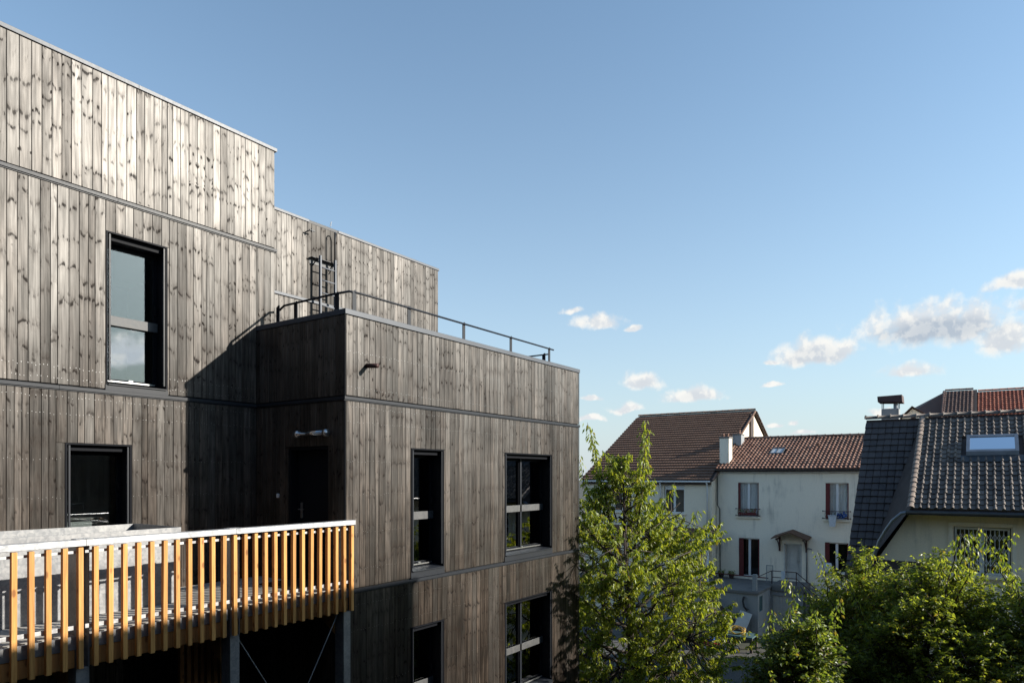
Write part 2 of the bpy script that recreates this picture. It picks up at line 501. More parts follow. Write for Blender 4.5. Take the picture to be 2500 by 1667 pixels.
M['larch'] = timber_mat('larch battens', (0.43, 0.195, 0.055), (0.62, 0.325, 0.100))
M['larch_beam'] = timber_mat('larch beams', (0.34, 0.15, 0.045), (0.48, 0.23, 0.075))
M['deck'] = simple('pale weathered deck', (0.36, 0.345, 0.32), 0.7, 0.0, 0.18, 4.0, 0.3)
M['glass'] = glass_mat('window glass', 0.15)
M['glass_sky'] = glass_mat('coated window glass', 0.065, 1.5, (0.75, 0.80, 0.80))
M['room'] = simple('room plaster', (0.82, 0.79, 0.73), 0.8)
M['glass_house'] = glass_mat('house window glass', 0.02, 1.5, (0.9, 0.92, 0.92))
M['room_dark'] = simple('plaster toned dark as unlit room', (0.13, 0.12, 0.10), 0.8)  # room plaster toned dark, so the colour carries the missing light
M['brushed'] = simple('brushed steel', (0.5, 0.5, 0.5), 0.3, 0.9, 0.08)
M['white_plastic'] = simple('white plastic frames', (0.72, 0.73, 0.74), 0.4, 0.0, 0.04)
M['white_paint'] = simple('white painted wood', (0.50, 0.49, 0.46), 0.6, 0.0, 0.10)
M['red_shutter'] = simple('dark red painted shutters', (0.11, 0.012, 0.014), 0.5, 0.0, 0.2)
M['red_paint'] = simple('red paint', (0.38, 0.02, 0.02), 0.4, 0.0, 0.1)
M['rust_iron'] = simple('rusty brown iron', (0.06, 0.026, 0.022), 0.6, 0.2, 0.3)
M['render_white'] = render_mat('old white render', (0.87, 0.80, 0.67), amount=0.6)
M['render_cream'] = render_mat('cream render', (0.84, 0.75, 0.60), amount=0.5)
M['render_grey'] = render_mat('blue-grey stained render', (0.30, 0.31, 0.32), (0.10, 0.105, 0.11), 0.8)
M['concrete'] = render_mat('terrace concrete', (0.17, 0.165, 0.16), (0.06, 0.06, 0.06), 0.7)
M['zinc'] = simple('zinc gutter', (0.20, 0.22, 0.25), 0.42, 0.6, 0.15)
M['gutter_dark'] = simple('dark gutter', (0.045, 0.047, 0.05), 0.45, 0.3, 0.2)
M['tile_red'] = tile_mat('orange clay tiles', (0.155, 0.072, 0.048), (0.27, 0.15, 0.105), (0.05, 0.04, 0.036), amount=0.75)
M['tile_brown'] = tile_mat('brown concrete tiles', (0.125, 0.066, 0.042), (0.175, 0.102, 0.068), (0.06, 0.036, 0.027))
M['tile_dark'] = tile_mat('slate brown tiles', (0.075, 0.058, 0.049), (0.185, 0.148, 0.122), (0.045, 0.038, 0.033), 0.6)
M['tile_shaded'] = tile_mat('slate brown tiles with shade toned in', (0.060, 0.050, 0.050), (0.082, 0.068, 0.066), (0.05, 0.045, 0.043), 0.7, 0.4)  # darker copy of the tiles: shade of the unlit slope in the colour
M['tile_rows'] = tile_mat('brown row tiles', (0.135, 0.074, 0.048), (0.155, 0.088, 0.058), (0.075, 0.045, 0.034), amount=0.5)
M['tile_verge'] = tile_mat('sand brown verge tiles', (0.20, 0.155, 0.125), (0.28, 0.22, 0.18))
M['tile_far'] = tile_mat('far red tiles', (0.26, 0.07, 0.04), (0.36, 0.115, 0.065), (0.10, 0.05, 0.04), amount=0.3)
M['tile_farbrown'] = tile_mat('far brown tiles', (0.10, 0.055, 0.045), (0.15, 0.09, 0.07))
M['brick_dark'] = simple('dark brown cladding', (0.05, 0.036, 0.032), 0.8, 0.0, 0.25)
M['bark'] = simple('bark', (0.055, 0.042, 0.034), 0.9, 0.0, 0.35, 6.0, 0.6, 30.0)
M['leaf_a'] = leaf_mat('cherry leaves', (0.120, 0.175, 0.024), (0.330, 0.370, 0.072))
M['leaf_b'] = leaf_mat('plum leaves', (0.090, 0.140, 0.028), (0.270, 0.315, 0.078), 0.5)
M['leaf_c'] = leaf_mat('lilac leaves', (0.085, 0.140, 0.036), (0.215, 0.265, 0.085), 0.45)
M['yellow'] = simple('yellow hose', (0.50, 0.30, 0.03), 0.5)
M['lime'] = simple('yellow green plastic', (0.30, 0.33, 0.03), 0.5)
M['blue'] = simple('blue plastic', (0.02, 0.08, 0.30), 0.5)
M['black_rubber'] = simple('black rubber', (0.018, 0.018, 0.02), 0.8)
M['cloth'] = simple('pale cloth', (0.55, 0.60, 0.66), 0.9, 0.0, 0.12, 14.0)
M['teal'] = simple('teal sheet', (0.04, 0.09, 0.10), 0.7)
def lace():
    m, g = mat('lace curtain')
    p = g.n('ShaderNodeNewGeometry').outputs['Position']
    x, y, z = g.sep(p)[0:3]
    fold = g.math('SINE', g.math('MULTIPLY', y, 95.0))
    pat = g.noise(g.vmath('MULTIPLY', p, (40.0, 40.0, 18.0)), 1.0, 3.0)
    f = g.smooth(g.math('ADD', g.math('MULTIPLY', fold, 0.16), pat), 0.35, 0.7)
    d = g.n('ShaderNodeBsdfDiffuse', ins={'Color': (0.90, 0.90, 0.89, 1)})
    t = g.n('ShaderNodeBsdfTransparent')
    out(g, g.n('ShaderNodeMixShader', ins={0: g.math('ADD', 0.72, g.math('MULTIPLY', f, 0.28)), 1: t.outputs[0], 2: d.outputs[0]}).outputs[0])
    return m
M['lace'] = lace()
def ground_mat():
    m, g = mat('yard ground')
    p = g.n('ShaderNodeNewGeometry').outputs['Position']
    a = g.noise(p, 0.35, 6.0, 0.6)
    b = g.noise(p, 7.0, 5.0, 0.65)
    col = g.mix(g.smooth(a, 0.42, 0.62), c4((0.070, 0.067, 0.064)), c4((0.038, 0.042, 0.025)))
    col = g.vmath('SCALE', col, scale=g.smooth(b, 0.2, 0.8, 0.65, 1.35))
    out(g, pbsdf(g, Base_Color=col, Roughness=0.9, Normal=bump(g, b, 0.5, 0.03)))
    return m
M['ground'] = ground_mat()

# ---------------------------------------------------------------- ground
gm = MB()
N = 24
ext = 900.0
xs = [-ext, -120, -60] + [-40 + i * 6 for i in range(20)] + [110, 200, ext]
for i in range(len(xs)):
    for j in range(len(xs)):
        x, y = xs[i], xs[j]
        gm.v.append((x, y, 0.0 if abs(x) > 100 or abs(y) > 100 else 0.0))
L = len(xs)
for i in range(L - 1):
    for j in range(L - 1):
        gm.f.append((i * L + j, (i + 1) * L + j, (i + 1) * L + j + 1, i * L + j + 1))
tag(gm.build('ground', M['ground']), 'grey earth and asphalt of the back yards', 'ground', kind='structure')
# ---------------------------------------------------------------- timber building
TB = empty('timber_building', (0, 0, 0), 'dark stained timber apartment building with stepped blocks and black windows', 'building')
CR = Vector((math.sin(R(34.6003)), -math.cos(R(34.6003)), 0))
CF = Vector((math.cos(R(34.6003)), math.sin(R(34.6003)), 0))
def proj(p):
    q = Vector(p) - CAM
    Y = q.dot(CF)
    if Y < 0.5:
        return None
    return (1250 + 1667 * q.dot(CR) / Y, 1160 - 1667 * q.z / Y)

BOARDS = []
def board_mesh(mb, face, plane, a0, a1, z0, z1, seed, tone, rr):
    """one stained board with chamfered edges; face gives the outward normal"""
    t, c = 0.021, 0.003
    tl, tr = t + rr.uniform(-0.0018, 0.0018), t + rr.uniform(-0.0018, 0.0018)
    prof = [(a0, 0.0), (a0, tl - c), (a0 + c, tl), ((a0 + a1) / 2, (tl + tr) / 2 + rr.uniform(-0.0008, 0.0008)), (a1 - c, tr), (a1, tr - c), (a1, 0.0)]
    ac = (a0 + a1) / 2
    vs, at, tn = [], [], []
    for z in (z0, z1):
        for a, d in prof:
            if face == '-y': p = (a, plane - d, z)
            elif face == '-x': p = (plane - d, a, z)
            elif face == '+x': p = (plane + d, a, z)
            vs.append(p)
            at.append((a - ac, seed, z + seed * 2.3))
            tn.append(tone)
    n = len(prof)
    fs = [(i, i + 1, i + 1 + n, i + n) for i in range(n - 1)]
    fs += [tuple(range(n - 1, -1, -1)), tuple(range(n, 2 * n))]
    if face == '-x':
        fs = [f[::-1] for f in fs]
    mb.add(vs, fs)
    mb.at.setdefault('wood', []).extend(at)
    mb.at.setdefault('tone', []).extend(tn)

def clad(face, plane, a0, a1, segs, openings=(), seed=1, dark_in=None, gap=0.005):
    rr = random.Random(seed)
    for (z0, z1) in segs:
        a = a0
        prev = None
        while a < a1 - 0.02:
            w = rr.choice((0.085, 0.118, 0.118, 0.138, 0.138, 0.128))
            b = min(a + w, a1)
            if a1 - b < 0.05:
                b = a1
            pieces = [(a, b, z0, z1)]
            for (p0, p1, q0, q1) in openings:
                nxt = []
                for (x0, x1, y0, y1) in pieces:
                    if x1 <= p0 or x0 >= p1 or y1 <= q0 or y0 >= q1:
                        nxt.append((x0, x1, y0, y1)); continue
                    if y0 < q0: nxt.append((x0, x1, y0, q0))
                    if y1 > q1: nxt.append((x0, x1, q1, y1))
                    m0, m1 = max(y0, q0), min(y1, q1)
                    if x0 < p0 - 0.012: nxt.append((x0, p0, m0, m1))
                    if x1 > p1 + 0.012: nxt.append((p1, x1, m0, m1))
                pieces = nxt
            for (x0, x1, y0, y1) in pieces:
                if y1 - y0 < 0.03: continue
                sd = rr.uniform(0, 40)
                if prev is not None and rr.random() < 0.25:
                    sd = prev                                   # sister boards of one log: knots run on
                prev = sd
                tone = (rr.choice((0.0, 0.15, 0.35, 0.6, 0.8)), rr.random(), rr.uniform(0.72, 1.22))
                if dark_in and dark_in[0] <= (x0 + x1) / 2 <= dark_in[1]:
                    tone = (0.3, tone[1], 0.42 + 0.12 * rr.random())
                e0, e1 = rr.uniform(0, 0.004), rr.uniform(0, 0.004)
                BOARDS.append((face, plane, x0 + gap / 2, x1 - gap / 2, y0 + 0.002 + e0, y1 - 0.002 - e1, sd, tone, rr.random()))
            a = b

def wall_grid(mb, axis, p0, p1, a0, a1, z0, z1, openings):
    """thick wall with rectangular holes, as boxes butted edge to edge"""
    As = sorted(set([a0, a1] + [v for o in openings for v in o[:2] if a0 < v < a1]))
    Zs = sorted(set([z0, z1] + [v for o in openings for v in o[2:] if z0 < v < z1]))
    for i in range(len(As) - 1):
        j = 0
        while j < len(Zs) - 1:
            am = (As[i] + As[i + 1]) / 2
            def hole(zj):
                zm = (Zs[zj] + Zs[zj + 1]) / 2
                return any(o[0] < am < o[1] and o[2] < zm < o[3] for o in openings)
            if hole(j):
                j += 1; continue
            k = j
            while k + 1 < len(Zs) - 1 and not hole(k + 1):
                k += 1
            if axis == 'y': mb.box(As[i], As[i + 1], p0, p1, Zs[j], Zs[k + 1])
            else: mb.box(p0, p1, As[i], As[i + 1], Zs[j], Zs[k + 1])
            j = k + 1

# openings  (a0, a1, z0, z1)
C_OPEN = [(1.43, 2.28, 5.80, 7.96), (4.18, 6.02, 5.80, 7.96), (1.43, 2.28, 2.85, 4.92), (4.18, 6.02, 2.85, 4.92)]
B_OPEN = [(-2.45, -1.57, 8.72, 10.95), (-2.97, -2.10, 6.55, 7.94)]
R_OPEN = [(0.37, 1.34, 5.81, 7.96)]
XB0, XE1, YB, YE, YBK = -9.0, 7.25, 2.2, 4.42, 11.0
segs_low = [(0.15, 5.68), (5.76, 8.64)]
clad('-y', 0.0, 0.0, XE1, segs_low + [(8.72, 9.95)], C_OPEN, 11)
clad('-x', 0.0, 0.005, YB, segs_low + [(8.72, 9.95)], R_OPEN, 12)
clad('-y', YB, XB0, -0.03, segs_low, B_OPEN, 13)
clad('-y', YB, XB0, 0.33, [(9.98, 11.38), (11.46, 13.14)], [(-9.0, -0.03, 9.98, 11.38)], 141)
clad('-y', YB, XB0, -0.03, [(8.72, 11.38)], B_OPEN, 14)
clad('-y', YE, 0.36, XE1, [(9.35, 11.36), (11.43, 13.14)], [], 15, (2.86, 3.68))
clad('+x', 0.33, YB, YE, [(9.35, 11.38), (11.46, 13.14)], [], 16)
clad('+x', XE1, 0.0, 8.0, segs_low + [(8.72, 9.95)], [], 17)

def area(b):
    face, plane, a0, a1, z0, z1 = b[:6]
    if face == '+x':
        return 0
    pts = [(a, plane, z) if face == '-y' else (plane, a, z) for a, z in ((a0, z0), (a1, z0), (a1, z1), (a0, z1))]
    pp = [proj(p) for p in pts]
    if any(p is None for p in pp):
        return 0
    pp = [(min(max(u, 0), 2500), min(max(v, 0), 1667)) for u, v in pp]
    s = 0
    for i in range(4):
        j = (i + 1) % 4
        s += pp[i][0] * pp[j][1] - pp[j][0] * pp[i][1]
    s = abs(s) / 2
    if face == '-x':
        s *= 0.35
    return s
order = sorted(BOARDS, key=area, reverse=True)
for i, b in enumerate(order[:300]):
    mb = MB()
    board_mesh(mb, *b[:8], random.Random(int(b[8] * 1e6)))
    mb.build('board', M['board'], TB)
rest = MB()
for b in order[300:]:
    board_mesh(rest, *b[:8], random.Random(int(b[8] * 1e6)))
tag(rest.build('boards', M['board'], TB), kind='stuff')

# structural walls behind the boards
sh = MB()
wall_grid(sh, 'y', 0.003, 0.30, 0.0, XE1, 0.0, 9.95, C_OPEN)
wall_grid(sh, 'x', 0.003, 0.25, 0.301, YB + 0.3, 0.0, 9.95, [(0.37, 1.34, 5.81, 7.96)])
wall_grid(sh, 'y', YB + 0.003, YB + 0.30, XB0, 0.002, 0.0, 13.14, B_OPEN)
sh.box(0.004, 0.326, YB + 0.003, YBK, 9.3, 13.14)
sh.box(0.33, XE1, YE + 0.003, YE + 0.3, 8.9, 13.14)
sh.box(XE1 - 0.25, XE1 - 0.003, 0.305, YE, 0, 9.95)
sh.box(XE1 - 0.25, XE1 - 0.003, YE + 0.301, YBK, 0, 13.14)
sh.box(XB0, XE1, YBK, YBK + 0.2, 0, 13.14)
sh.box(XB0 - 0.2, XB0 - 0.003, YB + 0.1, YBK, 0, 13.14)
sh.build('wall_core', M['backing'], TB)
rf = MB()
rf.box(0.31, XE1 - 0.26, 0.305, YE, 9.1, 9.3)
rf.box(XB0, 0.0, YB + 0.305, YBK - 0.01, 12.8, 12.95)
rf.box(0.33, XE1 - 0.26, YE + 0.305, YBK - 0.01, 12.8, 12.95)
rf.build('flat_roof', simple('roof membrane', (0.09, 0.09, 0.095), 0.85), TB)

# coping and storey flashings
def flash(name, x0, x1, y0, y1, z0, z1, m):
    MB().cbox(x0, x1, y0, y1, z0, z1, 0.004).build(name, m, TB)
flash('coping', -0.035, XE1 + 0.03, -0.045, 0.34, 9.953, 10.035, M['cap'])
flash('coping', -0.035, 0.30, 0.345, YB - 0.025, 9.953, 10.035, M['cap'])
flash('coping', XB0, -2.0, YB - 0.04, YB + 0.34, 13.145, 13.205, M['cap'])
flash('coping', -1.996, 0.375, YB - 0.04, YB + 0.34, 13.145, 13.205, M['cap'])
flash('coping', 0.05, 0.375, YB + 0.345, YE - 0.045, 13.145, 13.205, M['cap'])
flash('coping', 0.38, 2.85, YE - 0.04, YE + 0.34, 13.145, 13.205, M['cap'])
flash('coping', 2.853, 3.69, YE - 0.025, YE + 0.34, 13.135, 13.205, M['anthracite'])
flash('coping', 3.693, XE1 + 0.03, YE - 0.04, YE + 0.34, 13.145, 13.205, M['cap'])
def band(x0, x1, y, z, axis='y', joint=None):
    """two-step drip flashing"""
    mb = MB()
    if axis == 'y':
        mb.cbox(x0, x1, y - 0.048, y + 0.002, z - 0.026, z + 0.022, 0.003)
        mb.box(x0, x1, y - 0.034, y + 0.002, z - 0.040, z - 0.027)
    else:
        mb.cbox(y - 0.048, y + 0.002, x0, x1, z - 0.026, z + 0.022, 0.003)
        mb.box(y - 0.034, y + 0.002, x0, x1, z - 0.040, z - 0.027)
    mb.build('flashing', M['anthracite'], TB)
band(-0.05, 3.3, 0.0, 8.68); band(3.304, XE1 + 0.03, 0.0, 8.68)
band(-0.05, XE1 + 0.03, 0.0, 5.72)
band(0.004, YB - 0.05, 0.0, 8.68, 'x'); band(0.004, YB - 0.05, 0.0, 5.72, 'x')
band(XB0, -3.05, YB, 8.68); band(-3.046, -0.05, YB, 8.68); band(XB0, -0.05, YB, 5.72)
band(XB0, -2.3, YB, 11.42); band(-2.296, 0.37, YB, 11.42)
MB().cbox(0.38, 3.5, YE - 0.05, YE, 11.365, 11.425, 0.003).build('flashing', M['cap'], TB)
MB().cbox(3.504, XE1 + 0.02, YE - 0.05, YE, 11.365, 11.425, 0.003).build('flashing', M['cap'], TB)
# corner trims
MB().box(-0.026, -0.0215, -0.0265, 0.006, 0.15, 9.95).build('corner_trim', M['anthracite'], TB)
MB().box(XE1 - 0.004, XE1 + 0.026, -0.026, -0.0215, 0.15, 9.95).build('corner_trim', M['anthracite'], TB)

# screws: two heads per board on every batten row
def screws(face, plane, a0, a1, rows, openings, seed):
    rr = random.Random(seed)
    mb = MB()
    for (z, za, zb) in rows:
        a = a0 + 0.03
        while a < a1:
            zz = z + rr.uniform(-0.015, 0.015)
            if not any(o[0] - 0.03 < a < o[1] + 0.03 and o[2] < zz < o[3] for o in openings):
                r = 0.0036
                ring = []
                for k in range(6):
                    ca, sa = r * math.cos(k * math.pi / 3), r * math.sin(k * math.pi / 3)
                    ring.append((a + ca, plane - 0.0255, zz + sa) if face == '-y' else (plane - 0.0255, a + ca, zz + sa))
                mb.poly(ring if face == '-x' else ring[::-1])
            a += rr.choice((0.045, 0.075))
    tag(mb.build('screw_heads', M['brushed'], TB), kind='stuff')
rowz = [6.05, 6.62, 7.2, 7.72, 8.32, 8.55]
screws('-y', 0.0, 0.0, XE1, [(z, 0, 0) for z in rowz + [8.85, 9.4, 4.2, 5.1, 5.5]], C_OPEN, 1)
screws('-y', YB, -4.2, -0.05, [(z, 0, 0) for z in rowz + [8.8, 8.95]], B_OPEN, 2)

# windows
def window(x0, x1, z0, z1, y, sill_h, parts, depth=0.30, glass='glass', bar=0.45, mull=False, base=None):
    ln = MB()
    ln.box(x0, x0 + 0.022, y - 0.032, y + depth, z0, z1)
    ln.box(x1 - 0.022, x1, y - 0.032, y + depth, z0, z1)
    ln.box(x0 + 0.0221, x1 - 0.0221, y - 0.032, y + depth, z1 - 0.022, z1)
    ln.box(x0 + 0.0221, x1 - 0.0221, y + 0.05, y + depth, z1 - 0.10, z1 - 0.0221)   # blind box
    w = ln.build('window', M['black_frame'], TB)
    fr = MB()
    yf, yb = y + depth - 0.07, y + depth - 0.005
    zt = z1 - 0.1001
    zb = z0 + sill_h
    fx0, fx1 = x0 + 0.0222, x1 - 0.0222
    cols = [(fx0, fx1)] if not mull else [(fx0, (fx0 + fx1) / 2 - 0.001), ((fx0 + fx1) / 2 + 0.001, fx1)]
    for (a, b) in cols:
        fr.box(a, a + 0.055, yf, yb, zb, zt); fr.box(b - 0.055, b, yf, yb, zb, zt)
        fr.box(a + 0.0551, b - 0.0551, yf, yb, zb, zb + 0.06); fr.box(a + 0.0551, b - 0.0551, yf, yb, zt - 0.055, zt)
        pn = MB(); pn.box(a + 0.05, b - 0.05, yf + 0.028, yf + 0.034, zb + 0.05, zt - 0.05)
        sub(pn.build('pane', M[glass], TB), w)
    sub(fr.build('frame', M['black_frame'], TB), w)
    # shutter guides: thin bright rails on both jambs
    for gx in (x0 + 0.045, x1 - 0.055):
        gd = MB(); gd.cbox(gx, gx + 0.022, y - 0.020, y + 0.012, zb, z1 - 0.03, 0.003)
        sub(gd.build('shutter_guide', M['anthracite'], TB), w)
    if mull:
        mm = MB(); mx = (fx0 + fx1) / 2
        mm.cbox(mx - 0.03, mx + 0.03, yf - 0.03, yf - 0.001, zb, zt, 0.004)
        sub(mm.build('mullion', M['steel_grey'], TB), w)
    if bar > 0.1:
        gb = MB(); zg = zb + (zt - zb) * bar
        gb.cbox(x0 + 0.03, x1 - 0.03, y + 0.20, y + 0.215, zg - 0.07, zg + 0.07, 0.003)
        sub(gb.build('guard_bar', M['galv_light'], TB), w)
    # sill: sloping tray and apron
    sl = MB()
    sl.poly([(x0 + 0.023, y - 0.055, zb - 0.045), (x0 + 0.023, yb, zb - 0.001), (x0 + 0.023, yb, zb - 0.05), (x0 + 0.023, y - 0.055, zb - 0.06)], (x1 - x0 - 0.046, 0, 0))
    sl.box(x0 - 0.01, x1 + 0.01, y - 0.034, y + 0.003, z0 - 0.05, zb - 0.061)
    sub(sl.build('sill', M['anthracite'], TB), w)
    tr = MB()
    tr.cbox(x0 + 0.04, x1 - 0.08, yf - 0.05, yf - 0.03, zb + 0.01, zb + 0.035, 0.003)
    tr.cbox((x0 + x1) / 2 - 0.03, (x0 + x1) / 2 + 0.03, yf - 0.06, yf - 0.03, zb + 0.036, zb + 0.06, 0.003)
    sub(tr.build('sill_latch', M['brushed'], TB), w)
    hd = MB()
    hd.cbox(x1 - 0.075, x1 - 0.055, yf - 0.045, yf - 0.001, zb + (zt - zb) * 0.55, zb + (zt - zb) * 0.55 + 0.12, 0.004)
    sub(hd.build('handle', M['black_frame'], TB), w)
    return w
window(1.43, 2.28, 5.80, 7.96, 0.0, 0.12, TB)
window(4.18, 6.02, 5.80, 7.96, 0.0, 0.12, TB, mull=True)
window(1.43, 2.28, 2.85, 4.92, 0.0, 0.12, TB)
window(4.18, 6.02, 2.85, 4.92, 0.0, 0.12, TB, mull=True)
window(-2.45, -1.57, 8.72, 10.95, YB, 0.12, TB, glass='glass_sky')
window(-2.97, -2.10, 6.55, 7.94, YB, 0.05, TB, bar=0.02)

# rooms behind the windows
def room(x0, x1, y0, y1, z0, z1, m, openings):
    mb = MB()
    mb.poly([(x0, y0, z0), (x1, y0, z0), (x1, y1, z0), (x0, y1, z0)])
    mb.poly([(x0, y0, z1), (x0, y1, z1), (x1, y1, z1), (x1, y0, z1)])
    mb.poly([(x0, y1, z0), (x1, y1, z0), (x1, y1, z1), (x0, y1, z1)])
    mb.poly([(x0, y0, z0), (x0, y1, z0), (x0, y1, z1), (x0, y0, z1)])
    mb.poly([(x1, y0, z0), (x1, y0, z1), (x1, y1, z1), (x1, y1, z0)])
    mb.build('room', m, TB)
room(0.3, 3.2, 0.302, 3.8, 5.78, 8.4, M['room'], [])
room(3.3, 6.9, 0.302, 3.8, 5.78, 8.4, M['room'], [])
room(0.3, 3.2, 0.302, 3.8, 2.8, 5.4, M['room'], [])
room(3.3, 6.9, 0.302, 3.8, 2.8, 5.4, M['room'], [])
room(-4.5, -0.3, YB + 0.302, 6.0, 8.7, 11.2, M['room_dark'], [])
room(-4.5, -0.3, YB + 0.302, 4.6, 5.78, 8.4, M['room'], [])
# kitchen unit seen through the lower window
ku = MB()
ku.cbox(-3.9, -2.42, YB + 0.45, YB + 1.1, 5.9, 6.84, 0.01)
k1 = ku.build('kitchen_unit', simple('kitchen front', (0.42, 0.42, 0.41), 0.5), TB)
wt = MB(); wt.cbox(-3.95, -2.36, YB + 0.43, YB + 1.12, 6.862, 6.895, 0.005)
wt.build('worktop', simple('worktop', (0.20, 0.19, 0.18), 0.35), TB)
fp = [(-2.62, YB + 0.80, 6.895), (-2.62, YB + 0.80, 7.04)]
for k in range(1, 5):
    a = k / 4 * math.pi / 2
    fp.append((-2.62 + 0.04 * (1 - math.cos(a)), YB + 0.80, 7.04 + 0.04 * math.sin(a)))
fp.append((-2.42, YB + 0.80, 7.08))
for k in range(1, 5):
    a = k / 4 * math.pi / 2
    fp.append((-2.42 + 0.04 * math.sin(a), YB + 0.80, 7.04 + 0.04 * math.cos(a)))
fp.append((-2.38, YB + 0.80, 7.0))
MB().tube(fp, 0.012, 8).build('tap', M['brushed'], TB, True)
hl = MB(); hl.cbox(-3.0, -2.4, YB + 1.6, YB + 2.0, 7.55, 7.62, 0.01)
hl.build('cooker_hood', M['brushed'], TB)

# entrance door in the shaded return wall
dr = MB(); dr.cbox(0.14, 0.19, 0.42, 1.29, 5.83, 7.91, 0.004)
D = dr.build('door', M['black_frame'], TB)
fr = MB()
fr.box(0.0, 0.24, 0.372, 0.418, 5.815, 7.955); fr.box(0.0, 0.24, 1.292, 1.338, 5.815, 7.955); fr.box(0.0, 0.24, 0.4181, 1.2919, 7.912, 7.955)
sub(fr.build('door_frame', M['black_frame'], TB), D)
hp = MB()
hp.cbox(0.125, 0.139, 1.165, 1.215, 6.80, 7.06, 0.006)
hp.cyl((0.12, 1.19, 6.95), (0.07, 1.19, 6.95), 0.011, 8)
hp.cyl((0.07, 1.20, 6.95), (0.07, 1.07, 6.95), 0.011, 8)
sub(hp.build('door_handle', M['brushed'], TB), D)
MB().cbox(-0.045, -0.022, 1.565, 1.615, 7.13, 7.20, 0.006).build('bell_button', M['white_plastic'], TB)
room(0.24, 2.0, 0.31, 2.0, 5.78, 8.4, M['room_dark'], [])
# rain spout through the front parapet
sp = MB(); sp.cyl((0.42, 0.02, 9.225), (0.42, -0.26, 9.20), 0.036, 12)
sp.build('rain_spout', M['rust_iron'], TB, True)
# small camera-like bracket and vent on the upper wall
br = MB(); br.box(2.77, 2.92, YE - 0.16, YE - 0.13, 12.925, 12.945); br.cyl((2.80, YE - 0.02, 12.93), (2.80, YE - 0.145, 12.93), 0.012); br.box(2.825, 2.84, YE - 0.17, YE - 0.12, 12.90, 12.97)
br.build('wall_bracket', M['galv_light'], TB)

# ---------------------------------------------------------------- tube lamp over the door
TL = empty('tube_lamp', (-0.1, 0.65, 8.10), 'clear tubular wall lamp with steel ends above the black door', 'lamp')
MB().cyl((-0.115, 0.33, 8.155), (-0.115, 0.95, 8.155), 0.040, 14).build('tube', glass_mat('lamp tube', 0.12, 1.5, (0.75, 0.8, 0.85)), TL, True)
for ya in (0.27, 0.95):
    MB().cyl((-0.115, ya, 8.155), (-0.115, ya + 0.07, 8.155), 0.058, 14).build('end_cap', M['brushed'], TL, True)
MB().cyl((-0.115, 0.33, 8.155), (-0.115, 0.95, 8.155), 0.016, 8).build('light_source', M['white_plastic'], TL, True)
MB().box(-0.085, -0.022, 0.42, 0.46, 8.135, 8.175).box(-0.085, -0.022, 0.82, 0.86, 8.135, 8.175).build('bracket', M['anthracite'], TL)
MB().cyl((-0.05, 1.10, 8.15), (-0.05, 1.17, 8.15), 0.02, 8).build('sensor', M['brushed'], TL)

# ---------------------------------------------------------------- roof guardrail
GR = empty('roof_guardrail', (0.3, 0.3, 10.03), 'grey steel guardrail on flat posts along the low roof edge', 'railing')
def gpost(x, y, zt, ax):
    mb = MB()
    z0 = 9.31
    if ax == 'x':       # flat bar standing square to the parapet
        mb.poly([(x - 0.035, y, z0), (x + 0.045, y, z0), (x + 0.045, y, zt), (x + 0.02, y, zt + 0.012), (x - 0.035, y, zt - 0.03)], (0, 0.012, 0))
    else:
        mb.poly([(x, y - 0.045, z0), (x, y + 0.045, z0), (x, y + 0.045, zt - 0.03), (x, y - 0.02, zt + 0.01), (x, y - 0.045, zt)], (0.012, 0, 0))
    mb.build('post', M['steel_grey'], GR)
for x in (0.52, 1.80, 3.35, 4.97, 6.55):
    gpost(x, 0.372, 10.49, 'x')
for y in (1.66, 2.14, 0.62):
    gpost(0.372, y, 10.46, 'y')
gpost(6.70, 0.62, 10.40, 'y')
MB().tube([(0.40, 2.18, 10.36), (0.36, 1.95, 10.43), (0.36, 0.66, 10.44), (0.44, 0.40, 10.46), (0.70, 0.36, 10.46), (6.72, 0.36, 10.46)], 0.019, 8).build('rail', M['steel_grey'], GR, True)
MB().tube([(6.70, 0.50, 10.37), (6.70, 2.6, 10.37)], 0.017, 8).build('rail', M['steel_grey'], GR, True)

# ---------------------------------------------------------------- roof ladder
LD = empty('roof_ladder', (3.2, 4.2, 9.31), 'light grey steel ladder standing against the upper timber wall', 'ladder')
YL = 4.22
MB().cbox(3.01, 3.045, YL - 0.03, YL + 0.03, 9.32, 12.42, 0.004).build('stringer', M['ladder'], LD)
MB().cbox(3.435, 3.47, YL - 0.03, YL + 0.03, 9.32, 12.42, 0.004).build('stringer', M['ladder'], LD)
z = 9.6
while z < 12.3:
    MB().cyl((3.045, YL, z), (3.435, YL, z), 0.015, 8).build('rung', M['ladder'], LD, True)
    z += 0.285
lp = [(3.45, YL, 12.42), (3.45, YL, 13.02)]
for k in range(1, 8):
    a = math.pi * k / 8
    lp.append((3.45 + 0.045 * (1 - math.cos(a)), YL + 0.01 * k, 13.02 + 0.05 * math.sin(a)))
lp += [(3.54, YL + 0.1, 12.95), (3.54, YL + 0.12, 12.30), (3.49, YL + 0.05, 12.18)]
MB().tube(lp, 0.014, 8).build('grab_rail', M['steel_grey'], LD, True)
MB().cbox(2.86, 3.60, YE - 0.14, YE - 0.022, 12.36, 12.372, 0.002).box(2.86, 3.60, YE - 0.032, YE - 0.022, 12.24, 12.359).build('top_plate', M['galv_light'], LD)
for xx in (2.95, 3.42):
    MB().tube([(xx + 0.03, YL, 12.30), (xx + 0.02, YE - 0.1, 12.29), (xx, YE - 0.03, 12.20)], 0.013, 6).build('wall_stay', M['steel_grey'], LD)
MB().tube([(3.45, YE - 0.05, 13.226), (3.45, YE - 0.06, 13.30), (3.47, YE - 0.06, 13.33)], 0.014, 6).build('hook', M['galv_rail'], LD)
